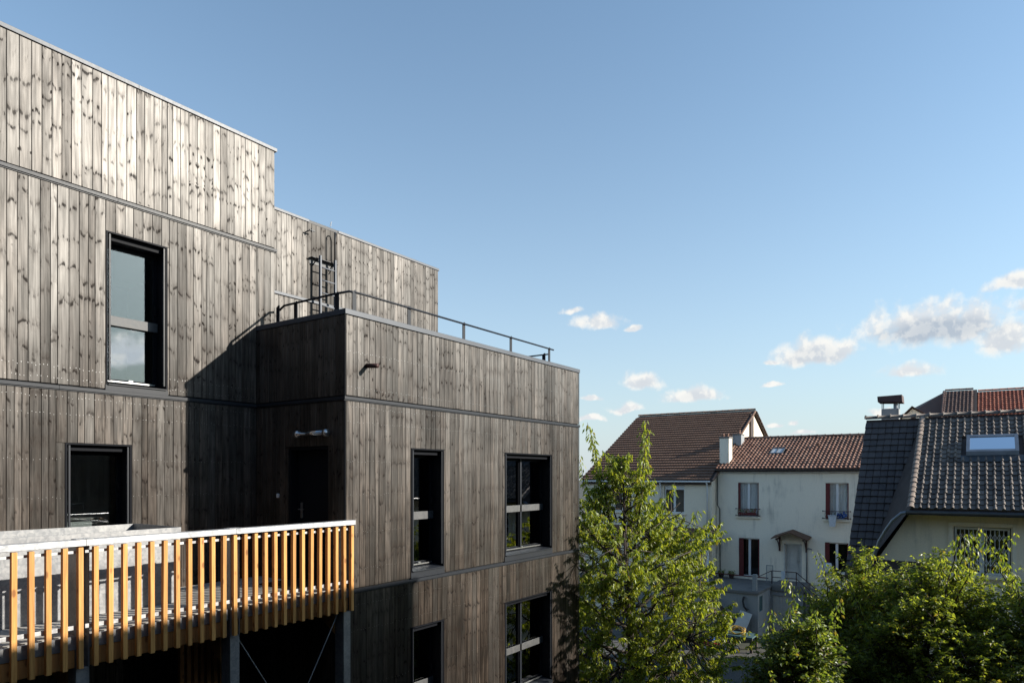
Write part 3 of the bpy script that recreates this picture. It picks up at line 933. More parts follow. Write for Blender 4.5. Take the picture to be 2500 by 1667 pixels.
# ---------------------------------------------------------------- timber balcony / access gallery
BL = empty('balcony', (-3.0, 1.0, 0.0), 'access balcony with orange larch battens, galvanised rails and steel posts', 'balcony')
SLX = [0.0 - 0.1508 * i for i in range(46)]
sm = MB(); sm.cbox(-0.0235, 0.0235, -0.027, 0.027, -0.64, 0.64, 0.002)
for i, x in enumerate(SLX):
    mesh = None
    if i % 6 == 0:
        s0 = sm.build('slat', M['larch'], BL, base=(0, 0, 0)); mesh = s0.data
        s0.location = Vector((x, -0.135, 6.10)) - base_of(BL); cur = mesh
        s0.rotation_euler = (0, R(rng.uniform(-0.25, 0.25)), R(rng.uniform(-1, 1)))
    else:
        inst('slat', cur, BL, (x, -0.135, 6.10 + rng.uniform(-0.003, 0.003)), (0, R(rng.uniform(-0.25, 0.25)), R(rng.choice((0, 180)) + rng.uniform(-1, 1))))
PX = [-0.045, -1.925, -3.725, -5.525]
rx = [0.06, -1.95, -3.72, -5.53, -7.0]
for i in range(len(rx) - 1):
    a, b = rx[i + 1] + 0.002, rx[i] - 0.002
    h = MB(); h.cbox(a, b, -0.165, -0.045, 6.752, 6.822, 0.004)
    h.build('handrail', M['galv_rail'], BL)
    t = MB(); t.cbox(a + 0.01, b - 0.03, -0.11, -0.103, 6.675, 6.705, 0.001)
    t.build('upper_bar', M['galv_rail'], BL)
    t = MB(); t.cbox(a + 0.01, b - 0.03, -0.11, -0.103, 5.872, 5.917, 0.001)
    t.build('lower_bar', M['galv_rail'], BL)
    # edge channel and beam
    c = MB(); c.cbox(a + 0.065, b - 0.065, -0.085, -0.045, 5.655, 5.797, 0.004)
    c.build('edge_channel', M['galv'], BL)
    c = MB(); c.cbox(a + 0.075, b - 0.075, -0.075, 0.02, 5.46, 5.652, 0.006)
    c.build('beam', M['larch_beam'], BL)
cl = MB()
for x in rx[1:4]:
    cl.cbox(x - 0.10, x + 0.07, -0.17, -0.04, 6.823, 6.829, 0.002)
cl.build('joint_plates', M['galv_rail'], BL)
# spacer blocks behind the battens
sb = MB()
for x in SLX:
    sb.box(x - 0.012, x + 0.030, -0.112, -0.100, 6.66, 6.71)
    sb.box(x - 0.02, x + 0.034, -0.112, -0.098, 5.865, 5.925)
tag(sb.build('spacers', M['rust_iron'], BL), kind='stuff')
for i, x in enumerate(PX):
    p = MB()
    p.cbox(x - 0.065, x + 0.065, -0.09, 0.10, 0.0, 5.45, 0.006)
    p.box(x - 0.065, x - 0.055, -0.095, 0.10, 5.451, 6.751)
    p.box(x + 0.055, x + 0.065, -0.095, 0.10, 5.451, 6.751)
    p.box(x - 0.0549, x + 0.0549, 0.02, 0.03, 5.451, 6.751)
    p.build('post', M['galv'], BL)
    kb = MB()
    kb.poly([(x - 0.075, 0.11, 5.62), (x - 0.075, 0.75, 5.62), (x - 0.075, 0.75, 5.52), (x - 0.075, 0.11, 5.1)], (0.15, 0, 0))
    kb.build('knee_brace', M['larch_beam'], BL)
# deck boards running across the gallery
dm = MB(); dm.cbox(-0.07, 0.07, -1.06, 1.06, -0.016, 0.016, 0.003)
first = None
x = -0.11
while x > -6.9:
    if first is None:
        first = dm.build('deck_board', M['deck'], BL, base=(0, 0, 0)); first.location = Vector((x, 1.02, 5.785)) - base_of(BL)
    else:
        inst('deck_board', first.data, BL, (x, 1.02 + rng.uniform(-0.002, 0.002), 5.785 + rng.uniform(-0.0012, 0.0012)), (0, R(rng.uniform(-0.3, 0.3)), 0))
    x -= 0.146
j = MB()
for y in (0.35, 0.95, 1.55):
    j.cbox(-6.9, -0.03, y, y + 0.07, 5.56, 5.767, 0.004)
j.build('joists', M['larch_beam'], BL)
# bracing rods
for p0, p1 in (((-1.85, 0.0, 5.42), (0.0, 0.0, 2.45)), ((-0.12, 0.03, 5.42), (-1.90, 0.03, 2.45))):
    MB().cyl(p0, p1, 0.008, 6).build('brace_rod', M['galv'], BL)

# ---------------------------------------------------------------- galvanised planter trough
PT = empty('planter_trough', (-3.7, 1.5, 5.802), 'large galvanised steel trough standing on the balcony by the window', 'trough')
p = MB()
x0, x1, y0, y1, z0, z1 = -6.6, -2.09, 0.90, 2.14, 5.805, 6.80
p.box(x0, x1, y0, y0 + 0.008, z0, z1); p.box(x1 - 0.008, x1, y0 + 0.0081, y1, z0, z1)
p.box(x0, x0 + 0.008, y0 + 0.0081, y1, z0, z1); p.box(x0 + 0.0081, x1 - 0.0081, y1 - 0.008, y1, z0, z1)
p.box(x0 + 0.0081, x1 - 0.0081, y0 + 0.0081, y1 - 0.0081, 6.20, 6.23)
p.build('tank', M['galv'], PT)
r = MB()
r.cbox(x0 - 0.004, x1 + 0.004, y0 - 0.012, y0 - 0.001, z1 - 0.10, z1 + 0.006, 0.002)
r.cbox(x1 + 0.001, x1 + 0.012, y0, y1, z1 - 0.05, z1 + 0.006, 0.002)
r.build('rim', M['galv'], PT)

# ---------------------------------------------------------------- rubber door mat
DM = empty('door_mat', (-0.35, 0.75, 5.804), 'black perforated rubber mat in front of the dark door', 'mat')
d = MB()
nx, ny = 9, 12
mx0, mx1, my0, my1 = -0.62, -0.06, 0.30, 1.25
for i in range(nx + 1):
    x = mx0 + (mx1 - mx0) * i / nx
    d.box(x - 0.009, x + 0.009, my0, my1, 5.8035, 5.822)
for k in range(ny + 1):
    y = my0 + (my1 - my0) * k / ny
    for i in range(nx):
        xa = mx0 + (mx1 - mx0) * i / nx
        d.box(xa + 0.0091, xa + (mx1 - mx0) / nx - 0.0091, y - 0.009, y + 0.009, 5.8035, 5.821)
d.build('mat_grid', M['black_rubber'], DM)

# ---------------------------------------------------------------- timber screen under the balcony
TS = empty('timber_screen', (-1.4, 1.6, 0.0), 'vertical larch batten screen in shadow under the balcony', 'screen')
vs = MB(); vs.cbox(-0.03, 0.03, -0.03, 0.03, 0.0, 5.44, 0.003)
v0 = None
for i in range(8):
    xx = -1.68 + 0.105 * i
    if v0 is None:
        v0 = vs.build('batten', M['larch_beam'], TS, base=(0, 0, 0)); v0.location = Vector((xx, 1.6, 0.02)) - base_of(TS)
    else:
        inst('batten', v0.data, TS, (xx, 1.6, 0.02), (0, 0, R(rng.choice((0, 90, 180)))))
MB().cbox(-1.8, -0.8, 1.632, 1.68, 5.2, 5.3, 0.003).build('top_rail', M['larch_beam'], TS)
MB().cbox(-1.8, -0.8, 1.632, 1.68, 0.3, 0.4, 0.003).build('bottom_rail', M['larch_beam'], TS)

# ---------------------------------------------------------------- opposite wing, outside the frame on the right: it throws the shade over the lower storey
OW = empty('timber_wing', (0, -12, 0), 'dark timber wing facing the balcony across the court, outside the frame', 'building')
o = MB()
o.box(-14.0, 6.95, -16.0, -9.625, 0.0, 10.42)
o.build('wall_core', M['backing'], OW)
BK = len(BOARDS)
BOARDS2 = []
_keep = BOARDS[:]
BOARDS.clear()
ob = MB()
rr = random.Random(99)
for (z0, z1) in ((0.15, 5.68), (5.76, 8.64), (8.72, 10.38)):
    a = -14.0
    while a < 6.95:
        b = min(a + 0.128, 6.95)
        for nrm in (1,):
            t = 0.021
            vsx = [(a + 0.003, -9.625, z0), (a + 0.003, -9.604, z0), (b - 0.003, -9.604, z0), (b - 0.003, -9.625, z0)]
            ob.poly(vsx, (0, 0, z1 - z0))
            sd = rr.uniform(0, 40); tn = (rr.random() * 0.6, rr.random(), rr.uniform(0.75, 1.2))
            for q in ob.v[-8:]:
                ob.at.setdefault('wood', []).append((q[0] - (a + b) / 2, sd, q[2] + sd * 2.3))
                ob.at.setdefault('tone', []).append(tn)
        a = b
tag(ob.build('boards', M['board'], OW), kind='stuff')
MB().cbox(-14.05, 7.0, -16.05, -9.57, 10.421, 10.50, 0.005).build('coping', M['cap'], OW)

# unseen wing added behind the viewer to deepen the shade in the court
RW = empty('timber_wing', (-12, -6, 0), 'unseen dark timber wing added behind the viewer to deepen the shade', 'building')
MB().box(-18.0, -9.225, -16.0, 2.1, 0.0, 13.1).build('wall_core', M['backing'], RW)
ob = MB()
for (z0, z1) in ((0.15, 5.68), (5.76, 8.64), (8.72, 11.38), (11.46, 13.1)):
    a = -16.0
    while a < 2.1:
        b = min(a + 0.128, 2.1)
        ob.poly([(-9.225, a + 0.003, z0), (-9.225, b - 0.003, z0), (-9.204, b - 0.003, z0), (-9.204, a + 0.003, z0)], (0, 0, z1 - z0))
        sd = rr.uniform(0, 40); tn = (rr.random() * 0.6, rr.random(), rr.uniform(0.75, 1.2))
        for q in ob.v[-8:]:
            ob.at.setdefault('wood', []).append((q[1] - (a + b) / 2, sd, q[2] + sd * 2.3))
            ob.at.setdefault('tone', []).append(tn)
        a = b
tag(ob.build('boards', M['board'], RW), kind='stuff')
MB().cbox(-18.05, -9.17, -16.05, 2.12, 13.101, 13.17, 0.005).build('coping', M['cap'], RW)
# ---------------------------------------------------------------- roofs: tiles as geometry
def tile_shape(pw, pg, kind):
    """one tile in (across, up-slope, height) coordinates; the lower end rides over the tile below"""
    if kind == 'roll':
        sec = [(0.0, 0.004), (0.10, 0.040), (0.24, 0.056), (0.38, 0.040), (0.48, 0.006), (0.75, 0.0), (1.0, 0.004)]
    elif kind == 'row':
        sec = [(0.0, 0.004), (0.12, 0.012), (0.5, 0.004), (0.62, 0.012), (1.0, 0.004)]
    elif kind == 'soft':
        sec = [(0.0, 0.006), (0.2, 0.050), (0.4, 0.034), (0.6, 0.0), (0.85, 0.0), (1.0, 0.006)]
    else:
        sec = [(0.0, -0.004), (0.07, 0.012), (0.5, 0.020), (0.93, 0.012), (1.0, -0.004)]
    vs, fs = [], []
    k = len(sec)
    for row, (b, up) in enumerate(((0.0, 0.008), (0.0, {'roll': 0.036, 'row': 0.068}.get(kind, 0.048)), (pg * 1.04, 0.010))):
        for (a, h) in sec:
            bb = b
            if row < 2 and kind == 'flat':
                bb = b + 0.012 * abs(a - 0.5) * 2        # rounded tail
            vs.append((a * (pw - 0.003), bb, up + (h if row else 0.0)))
    for r_ in range(2):
        for i in range(k - 1):
            fs.append((r_ * k + i, r_ * k + i + 1, (r_ + 1) * k + i + 1, (r_ + 1) * k + i))
    return vs, fs

def slope_axes(e, s):
    e = Vector(e).normalized(); s = Vector(s).normalized()
    n = e.cross(s)
    if n.z < 0:
        n = -n
    return e, s, n

def tile_roof(parent, O, e, s, width, length, pw, pg, kind, m, individual=0, hole=None, jitter=0.006, keep=None, prefer=None):
    """cover a slope; the first `individual` tiles (nearest the eave, in view) are objects of their own"""
    e, s, n = slope_axes(e, s)
    O = Vector(O)
    vs, fs = tile_shape(pw, pg, kind)
    flip = e.cross(s).dot(n) < 0
    if flip:
        fs = [f[::-1] for f in fs]
    cols, rows = int(width / pw), int(length / pg)
    cells = []
    for j in range(rows):
        for i in range(cols):
            a, b = i * pw, j * pg
            if hole and hole(a + pw / 2, b + pg / 2):
                continue
            if keep and not keep(a + pw / 2, b + pg / 2):
                continue
            cells.append((a, b))
    ind = set()
    if individual:
        c2 = sorted(cells, key=(prefer or (lambda c: c[1])))
        ind = set(c2[:individual])
    mesh = None
    big = MB()
    rot = Matrix((e, s, n)).transposed()
    for (a, b) in cells:
        ja, jb, jn = rng.uniform(-jitter, jitter), rng.uniform(-jitter, jitter) * 2, rng.uniform(0, jitter)
        p = O + e * (a + ja) + s * (b + jb) + n * jn
        if (a, b) in ind:
            if mesh is None:
                mb = MB(); mb.add(vs, fs)
                o = mb.build('roof_tile', m, parent, base=(0, 0, 0)); mesh = o.data
                o.matrix_local = Matrix.Translation(p - base_of(parent)) @ rot.to_4x4()
            else:
                o = bpy.data.objects.new('roof_tile', mesh); COL.objects.link(o); o.parent = parent
                o.matrix_local = Matrix.Translation(p - base_of(parent)) @ rot.to_4x4()
        else:
            big.add([p + e * v[0] + s * v[1] + n * v[2] for v in vs], fs)
    if big.v:
        tag(big.build('roof_tiles', m, parent), kind='stuff')

def ridge_tiles(parent, p0, p1, r, step, m, name='ridge_tile', up=Vector((0, 0, 1)), fat=1.18):
    """overlapping half-round ridge tiles with a collar at one end, one object each"""
    p0, p1 = Vector(p0), Vector(p1)
    d = (p1 - p0); L_ = d.length; d.normalize()
    a = d.cross(up).normalized(); b = a.cross(d).normalized()
    nseg = 7
    vs = []
    for (t, rr_) in ((0.0, fat), (0.10, fat), (0.11, 1.0), (1.04, 0.94)):
        for k in range(nseg):
            an = math.pi * k / (nseg - 1)
            vs.append(Vector((t * step, 0, 0)) + Vector((0, math.cos(an) * r * rr_, math.sin(an) * r * rr_ * 0.9)))
    fs = []
    for i in range(3):
        for k in range(nseg - 1):
            fs.append((i * nseg + k, i * nseg + k + 1, (i + 1) * nseg + k + 1, (i + 1) * nseg + k))
    rot = Matrix((d, a, b)).transposed().to_4x4()
    mesh = None
    for i in range(int(L_ / step)):
        p = p0 + d * (i * step) + Vector((0, 0, rng.uniform(-0.004, 0.004)))
        if mesh is None:
            mb = MB(); mb.add(vs, fs); o = mb.build(name, m, parent, True, base=(0, 0, 0)); mesh = o.data
        else:
            o = bpy.data.objects.new(name, mesh); COL.objects.link(o); o.parent = parent
        o.matrix_local = Matrix.Translation(p - base_of(parent)) @ rot

def casement(parent, x, y0, y1, z0, z1, leafs=2, curtain=True, shutters=(0.13, 0.04), transom=0.0, sill=True, dark=False):
    """white two-leaf window set in a reveal; wall face at x, room towards +x"""
    w = MB()
    xf = x + 0.12
    w.box(xf, xf + 0.06, y0, y0 + 0.05, z0, z1); w.box(xf, xf + 0.06, y1 - 0.05, y1, z0, z1)
    w.box(xf, xf + 0.06, y0 + 0.0501, y1 - 0.0501, z0, z0 + 0.06); w.box(xf, xf + 0.06, y0 + 0.0501, y1 - 0.0501, z1 - 0.06, z1)
    ym = (y0 + y1) / 2
    w.cbox(xf - 0.02, xf + 0.05, ym - 0.055, ym + 0.055, z0 + 0.0601, z1 - 0.0601, 0.006)
    if transom:
        w.box(xf, xf + 0.06, y0 + 0.051, y1 - 0.051, z1 - transom, z1 - 0.0605)
    W_ = w.build('window', M['white_plastic'], parent)
    for (a, b) in ((y0 + 0.05, ym - 0.055), (ym + 0.055, y1 - 0.05)):
        sub(MB().poly([(xf + 0.03, a, z0 + 0.06), (xf + 0.03, b, z0 + 0.06), (xf + 0.03, b, z1 - 0.06), (xf + 0.03, a, z1 - 0.06)]).build('pane', M['glass_house'], parent), W_)
    sub(MB().poly([(xf + 0.5, y0 - 0.2, z0 - 0.2), (xf + 0.5, y1 + 0.2, z0 - 0.2), (xf + 0.5, y1 + 0.2, z1 + 0.2), (xf + 0.5, y0 - 0.2, z1 + 0.2)]).build('room_shade_sheet', M['room_dark'] if not dark else M['backing'], parent), W_)  # dark sheet standing in for the unlit room behind the pane
    if curtain:
        for (a, b) in ((y0 + 0.05, ym - 0.055), (ym + 0.055, y1 - 0.05)):
            c = MB(); n = 26
            vs = []
            for i in range(n + 1):
                yy = a + (b - a) * i / n
                xx = xf + 0.062 + 0.018 * math.sin(i * 1.9) + 0.006 * math.sin(i * 0.7)
                vs += [(xx, yy, z0 + 0.08), (xx, yy, z1 - 0.07)]
            c.add(vs, [(2 * i, 2 * i + 2, 2 * i + 3, 2 * i + 1) for i in range(n)])
            sub(c.build('curtain', M['lace'], parent), W_)
    if shutters:
        s = MB()
        for k in range(3):
            s.cbox(x - 0.01 + k * 0.032, x + 0.018 + k * 0.032, y1 - shutters[0] + k * 0.012, y1 - 0.002, z0 + 0.02, z1 - 0.02, 0.003)
        sub(s.build('shutter', M['red_shutter'], parent), W_)
        s = MB(); s.cbox(x - 0.01, x + 0.1, y0 + 0.002, y0 + shutters[1], z0 + 0.02, z1 - 0.02, 0.003)
        sub(s.build('shutter', M['red_shutter'], parent), W_)
    if sill:
        sub(MB().cbox(x - 0.10, x + 0.119, y0 - 0.10, y1 + 0.10, z0 - 0.10, z0 - 0.002, 0.012).build('sill', M['render_cream'], parent), W_)
    return W_

# ================================================================ house with cream front and red shutters
X1 = 28.4
H1 = empty('cream_house', (X1, 0, 0), 'cream rendered house with dark red shutters, small awning and orange tiled roof', 'house')
o1 = [(1.35, 2.37, 5.40, 7.14), (-2.78, -1.78, 5.40, 7.14), (1.31, 2.33, 2.35, 4.30), (-2.77, -1.75, 2.85, 4.30), (-0.70, 0.12, 2.35, 4.14)]
w = MB(); wall_grid(w, 'y' if False else 'x', X1, X1 + 0.35, -7.0, 3.50, 0.0, 7.74, o1)
w.box(X1 + 0.351, 37.0, -7.0, -6.7, 0, 7.7); w.box(X1 + 0.351, 37.0, 3.2, 3.50, 0, 7.7); w.box(36.7, 37.0, -6.69, 3.19, 0, 7.7)
for yy in (-7.0, 3.2):
    w.poly([(X1 + 0.2, yy, 7.742), (36.8, yy, 7.742), (32.4, yy, 9.42)], (0, 0.3, 0))
w.build('wall', M['render_white'], H1)
MB().cbox(X1 - 0.10, X1 - 0.002, -7.0, 3.51, 7.60, 7.70, 0.015).build('cornice', M['white_paint'], H1)
MB().cbox(X1 - 0.28, X1 - 0.10, -7.05, 3.45, 7.705, 7.84, 0.03).build('gutter', M['gutter_dark'], H1)
MB().tube([(X1 - 0.09, 3.42, 7.65), (X1 - 0.07, 3.42, 7.4), (X1 - 0.07, 3.42, 5.95), (X1 - 0.07, 3.30, 5.75), (X1 - 0.07, 3.28, 2.3)], 0.028, 8).build('downpipe', M['gutter_dark'], H1, True)
for k in (1, -1):
    x0_, sx = (X1 - 0.30, 4.30) if k == 1 else (X1 + 8.3, -4.30)
    sv = Vector((sx, 0, 1.78))
    MB().poly([(x0_, -7.1, 7.80), (x0_, 3.52, 7.80), (x0_ + sx, 3.52, 9.58), (x0_ + sx, -7.1, 9.58)], (0, 0, -0.05)).build('roof_deck', M['brick_dark'], H1)
    tile_roof(H1, (x0_, 3.46, 7.81), (0, -1, 0), sv, 10.5, sv.length, 0.19, 0.30, 'soft', M['tile_red'], 0,
              hole=(lambda a, b: (2.26 < a < 2.95 and 1.95 < b < 2.75)) if k == 1 else None)
ridge_tiles(H1, (32.3, -7.1, 9.58), (32.3, 3.5, 9.58), 0.11, 0.40, M['tile_red'])
sk = empty('skylight', (30.2, 0.85, 8.8)); sk.parent = H1; sk.location = Vector((30.2, 0.85, 8.8)) - BASE[H1]
def on1(x):
    return 7.81 + (x - (X1 - 0.30)) * 1.78 / 4.30 + 0.05
fr = MB()
for (a, b) in ((0.55, 0.60), (0.865, 0.895), (1.15, 1.20)):
    fr.poly([(29.9, a, on1(29.9)), (29.9, b, on1(29.9)), (30.65, b, on1(30.65)), (30.65, a, on1(30.65))], (0, 0, 0.06))
fr.poly([(29.9, 0.6, on1(29.9)), (29.9, 1.15, on1(29.9)), (29.95, 1.15, on1(29.95)), (29.95, 0.6, on1(29.95))], (0, 0, 0.058))
fr.poly([(30.6, 0.6, on1(30.6)), (30.6, 1.15, on1(30.6)), (30.65, 1.15, on1(30.65)), (30.65, 0.6, on1(30.65))], (0, 0, 0.058))
fr.build('frame', M['cap'], sk)
for (a, b) in ((0.6, 0.865), (0.895, 1.15)):
    MB().poly([(29.95, a, on1(29.95) + 0.02), (29.95, b, on1(29.95) + 0.02), (30.6, b, on1(30.6) + 0.02), (30.6, a, on1(30.6) + 0.02)], (0, 0, 0.01)).build('pane', simple('dusty roof glass', (0.40, 0.43, 0.45), 0.15), sk)
# chimneys
c = MB(); c.cbox(28.75, 29.3, 2.95, 3.44, 7.7, 9.45, 0.012); ch = c.build('chimney', M['render_white'], H1)
sub(MB().cbox(28.72, 29.33, 2.92, 3.47, 9.451, 9.53, 0.01).build('chimney_cap', M['concrete'], H1), ch)
for (px_, py_) in ((28.88, 3.07), (28.9, 3.32), (29.15, 3.2)):
    sub(MB().lathe(px_, py_, [(0.075, 9.531), (0.07, 9.60), (0.085, 9.62), (0.085, 9.69), (0.06, 9.69)], 10).build('chimney_pot', M['tile_red'], H1), ch)
c = MB(); c.cbox(31.2, 31.8, 3.02, 3.49, 8.9, 9.75, 0.012); ch = c.build('chimney', M['render_grey'], H1)
sub(MB().cbox(31.17, 31.83, 2.99, 3.51, 9.751, 9.80, 0.01).build('chimney_cap', M['concrete'], H1), ch)
sub(MB().lathe(31.4, 3.2, [(0.09, 9.801), (0.085, 9.95), (0.10, 9.96), (0.10, 10.02), (0.07, 10.02)], 10).build('chimney_pot', M['tile_red'], H1), ch)
# vent on the roof
MB().lathe(30.9, -1.0, [(0.05, 8.8), (0.05, 9.10), (0.09, 9.11), (0.09, 9.16), (0.02, 9.22)], 10).build('roof_vent', M['tile_red'], H1)
casement(H1, X1, 1.35, 2.37, 5.40, 7.14, shutters=(0.12, 0.04))
casement(H1, X1, -2.78, -1.78, 5.40, 7.14, shutters=(0.19, 0.05))
casement(H1, X1, 1.31, 2.33, 2.35, 4.30, curtain=False, shutters=(0.24, 0.05), sill=False, dark=True)
casement(H1, X1, -2.77, -1.75, 2.85, 4.30, curtain=False, shutters=(0.20, 0.05), dark=True)
# panelled front door
d = MB(); d.box(X1 + 0.10, X1 + 0.15, -0.64, 0.06, 2.36, 4.08); DD = d.build('door', M['white_paint'], H1)
def ringbox(mb, x0, x1, y0, y1, z0, z1, t):
    mb.box(x0, x1, y0, y0 + t, z0, z1); mb.box(x0, x1, y1 - t, y1, z0, z1)
    mb.box(x0, x1, y0 + t + 0.0001, y1 - t - 0.0001, z0, z0 + t); mb.box(x0, x1, y0 + t + 0.0001, y1 - t - 0.0001, z1 - t, z1)
p = MB(); ringbox(p, X1 + 0.078, X1 + 0.0995, -0.54, -0.04, 2.95, 3.95, 0.04); ringbox(p, X1 + 0.085, X1 + 0.0996, -0.47, -0.11, 3.05, 3.85, 0.025)
ringbox(p, X1 + 0.078, X1 + 0.0995, -0.54, -0.04, 2.46, 2.80, 0.035)
sub(p.build('door_panel', M['white_paint'], H1), DD)
f = MB(); f.box(X1 - 0.01, X1 + 0.2, -0.699, -0.64, 2.352, 4.08); f.box(X1 - 0.01, X1 + 0.2, 0.06, 0.119, 2.352, 4.08); f.box(X1 - 0.01, X1 + 0.2, -0.6399, 0.0599, 4.081, 4.138)
sub(f.build('door_frame', M['white_paint'], H1), DD)
sub(MB().cyl((X1 + 0.03, -0.58, 3.28), (X1 + 0.10, -0.58, 3.28), 0.018, 8).cbox(X1 + 0.02, X1 + 0.04, -0.59, -0.46, 3.27, 3.29, 0.003).build('door_handle', M['brushed'], H1), DD)
# little pitched awning on brackets
aw = MB()
xa0, xa1, yc = X1 - 0.85, X1 - 0.002, -0.30
for (ya, yb) in ((yc, yc + 0.85), (yc, yc - 0.85)):
    aw.poly([(xa0, ya, 4.72), (xa1, ya, 4.80), (xa1, yb, 4.48), (xa0, yb, 4.38)], (0, 0, 0.05))
A_ = aw.build('awning', M['tile_brown'], H1)
for s_ in (-1, 1):
    yb = yc + s_ * 0.62
    b = MB()
    b.cbox(X1 - 0.08, X1 - 0.003, yb - 0.035, yb + 0.035, 3.75, 4.44, 0.006)
    b.cbox(X1 - 0.78, X1 - 0.081, yb - 0.03, yb + 0.03, 4.36, 4.43, 0.006)
    pts = [(X1 - 0.70, yb, 4.36)] + [(X1 - 0.70 + 0.62 * (k / 6), yb, 4.36 - 0.52 * (k / 6) ** 2) for k in range(1, 7)]
    b.tube(pts, 0.028, 6)
    sub(b.build('bracket', M['rust_iron'], H1), A_)
MB().tube([(X1 - 0.12, -1.18, 3.92), (X1 - 0.05, -1.0, 3.95), (X1 - 0.05, -0.94, 3.88), (X1 - 0.05, -0.94, 2.1)], 0.03, 8).build('overflow_pipe', M['zinc'], H1, True)
# window rails
for (ya, yb) in ((1.27, 2.45), (-2.88, -1.68)):
    r_ = MB()
    for zz in (5.46, 5.80):
        r_.cyl((X1 - 0.13, ya, zz), (X1 - 0.13, yb, zz), 0.014, 6)
        for ye in (ya, yb):
            r_.cyl((X1 - 0.13, ye, zz), (X1 + 0.01, ye, zz), 0.014, 6); r_.lathe(X1 - 0.13, ye, [(0.01, zz - 0.03), (0.03, zz), (0.01, zz + 0.03)], 8)
    n = 7
    for k in range(n):
        cy = ya + 0.16 + (yb - ya - 0.32) * k / (n - 1)
        r_.tube([(X1 - 0.13, cy + 0.07 * math.cos(t * math.pi / 5), 5.63 + 0.15 * math.sin(t * math.pi / 5)) for t in range(10)], 0.007, 5, closed=True)
    r_.build('window_rail', M['rust_iron'], H1)

# ---- things hanging on that front
def tuft(mb, cx, cy, cz, rx_, ry_, rz_, n, size, rr):
    for _ in range(n):
        p = Vector((cx + rr.gauss(0, rx_), cy + rr.uniform(-ry_, ry_), cz + rr.gauss(0, rz_)))
        d = Vector((rr.gauss(0, 1), rr.gauss(0, 1), rr.gauss(0, 1))).normalized() * size
        e_ = d.cross(Vector((rr.gauss(0, 1), rr.gauss(0, 1), rr.gauss(0, 1)))).normalized() * size * 0.7
        mb.add([p - d, p + e_, p + d, p - e_], [(0, 1, 2, 3)])
FB = empty('flower_box', (X1 - 0.2, 1.86, 5.48), 'window box with red and white flowers under the upper window by the chimney', 'flower box')
MB().cbox(X1 - 0.27, X1 - 0.15, 1.42, 2.30, 5.49, 5.62, 0.01).build('box', M['red_shutter'], FB)
t = MB(); tuft(t, X1 - 0.21, 1.86, 5.68, 0.05, 0.42, 0.05, 160, 0.03, rng); t.build('foliage', M['leaf_c'], FB)
t = MB(); tuft(t, X1 - 0.24, 1.7, 5.70, 0.04, 0.28, 0.06, 60, 0.028, rng); t.build('red_flowers', M['red_paint'], FB)
t = MB(); tuft(t, X1 - 0.26, 2.08, 5.64, 0.03, 0.16, 0.07, 34, 0.028, rng); t.build('white_flowers', M['white_paint'], FB)
WB = empty('hanging_tub', (X1 - 0.2, -2.1, 5.0), 'pale grey tapered tub hanging from the upper window rail near the dark roof', 'tub')
b = MB()
b.add([(X1 - 0.36, -2.30, 5.58), (X1 - 0.36, -1.95, 5.58), (X1 - 0.16, -1.95, 5.58), (X1 - 0.16, -2.30, 5.58),
       (X1 - 0.33, -2.24, 5.08), (X1 - 0.33, -2.01, 5.08), (X1 - 0.18, -2.01, 5.08), (X1 - 0.18, -2.24, 5.08)],
      [(0, 1, 5, 4), (1, 2, 6, 5), (2, 3, 7, 6), (3, 0, 4, 7), (4, 5, 6, 7)])
b.build('tub_body', M['cloth'], WB)
MB().cbox(X1 - 0.38, X1 - 0.14, -2.32, -1.93, 5.581, 5.61, 0.005).build('rim', M['cloth'], WB)
BG = empty('blue_bags', (X1 - 0.2, -2.55, 5.48), 'crumpled blue plastic bags behind the upper window rail', 'bag')
t = MB(); tuft(t, X1 - 0.20, -2.52, 5.60, 0.04, 0.20, 0.06, 60, 0.06, rng); t.build('bag', M['blue'], BG)
WL = empty('sill_basin', (X1 - 0.2, -2.0, 2.85), 'grey plastic basin propped on the lower window sill', 'basin')
MB().lathe(X1 - 0.15, -1.92, [(0.16, 2.851), (0.18, 3.0), (0.165, 3.25), (0.13, 3.33), (0.12, 3.33)], 16).build('basin', M['cloth'], WL, True)

# ================================================================ big brown-roofed house
H0 = empty('brown_roof_house', (27.7, 7, 0), 'large house with steep brown tiled roof behind the cherry tree', 'house')
XH = 27.7
o0 = [(4.97, 6.12, 5.48, 6.98), (8.0, 9.1, 5.48, 6.98)]
w = MB(); wall_grid(w, 'x', XH, XH + 0.3, 3.52, 10.9, 0.0, 7.25, o0)
w.box(XH + 0.301, 43.0, 3.52, 3.8, 0.0, 7.25); w.box(XH + 0.301, 43.0, 10.6, 10.9, 0.0, 7.25)
for yy in (3.52, 10.6):
    w.poly([(XH + 0.05, yy, 7.252), (43.0, yy, 7.252), (35.4, yy, 11.22)], (0, 0.28, 0))
w.build('wall', M['render_cream'], H0)
MB().cbox(34.6, 35.2, 3.42, 3.515, 6.0, 11.18, 0.01).build('chimney_breast', M['brick_dark'], H0)
for k in (1, -1):
    x0_ = 27.4 if k == 1 else 43.4
    sv = Vector((8.0 * k, 0, 4.2))
    MB().poly([(x0_, 3.36, 7.24), (x0_, 11.0, 7.24), (x0_ + 8.0 * k, 11.0, 11.44), (x0_ + 8.0 * k, 3.36, 11.44)], (0, 0, -0.06)).build('roof_deck', M['brick_dark'], H0)
    tile_roof(H0, (x0_, 11.02, 7.25), (0, -1, 0), sv, 7.68, sv.length, 0.30, 0.325, 'row', M['tile_rows'], jitter=0.003)
ridge_tiles(H0, (35.4, 11.0, 11.46), (35.4, 3.36, 11.46), 0.12, 0.40, M['tile_brown'], fat=1.05)
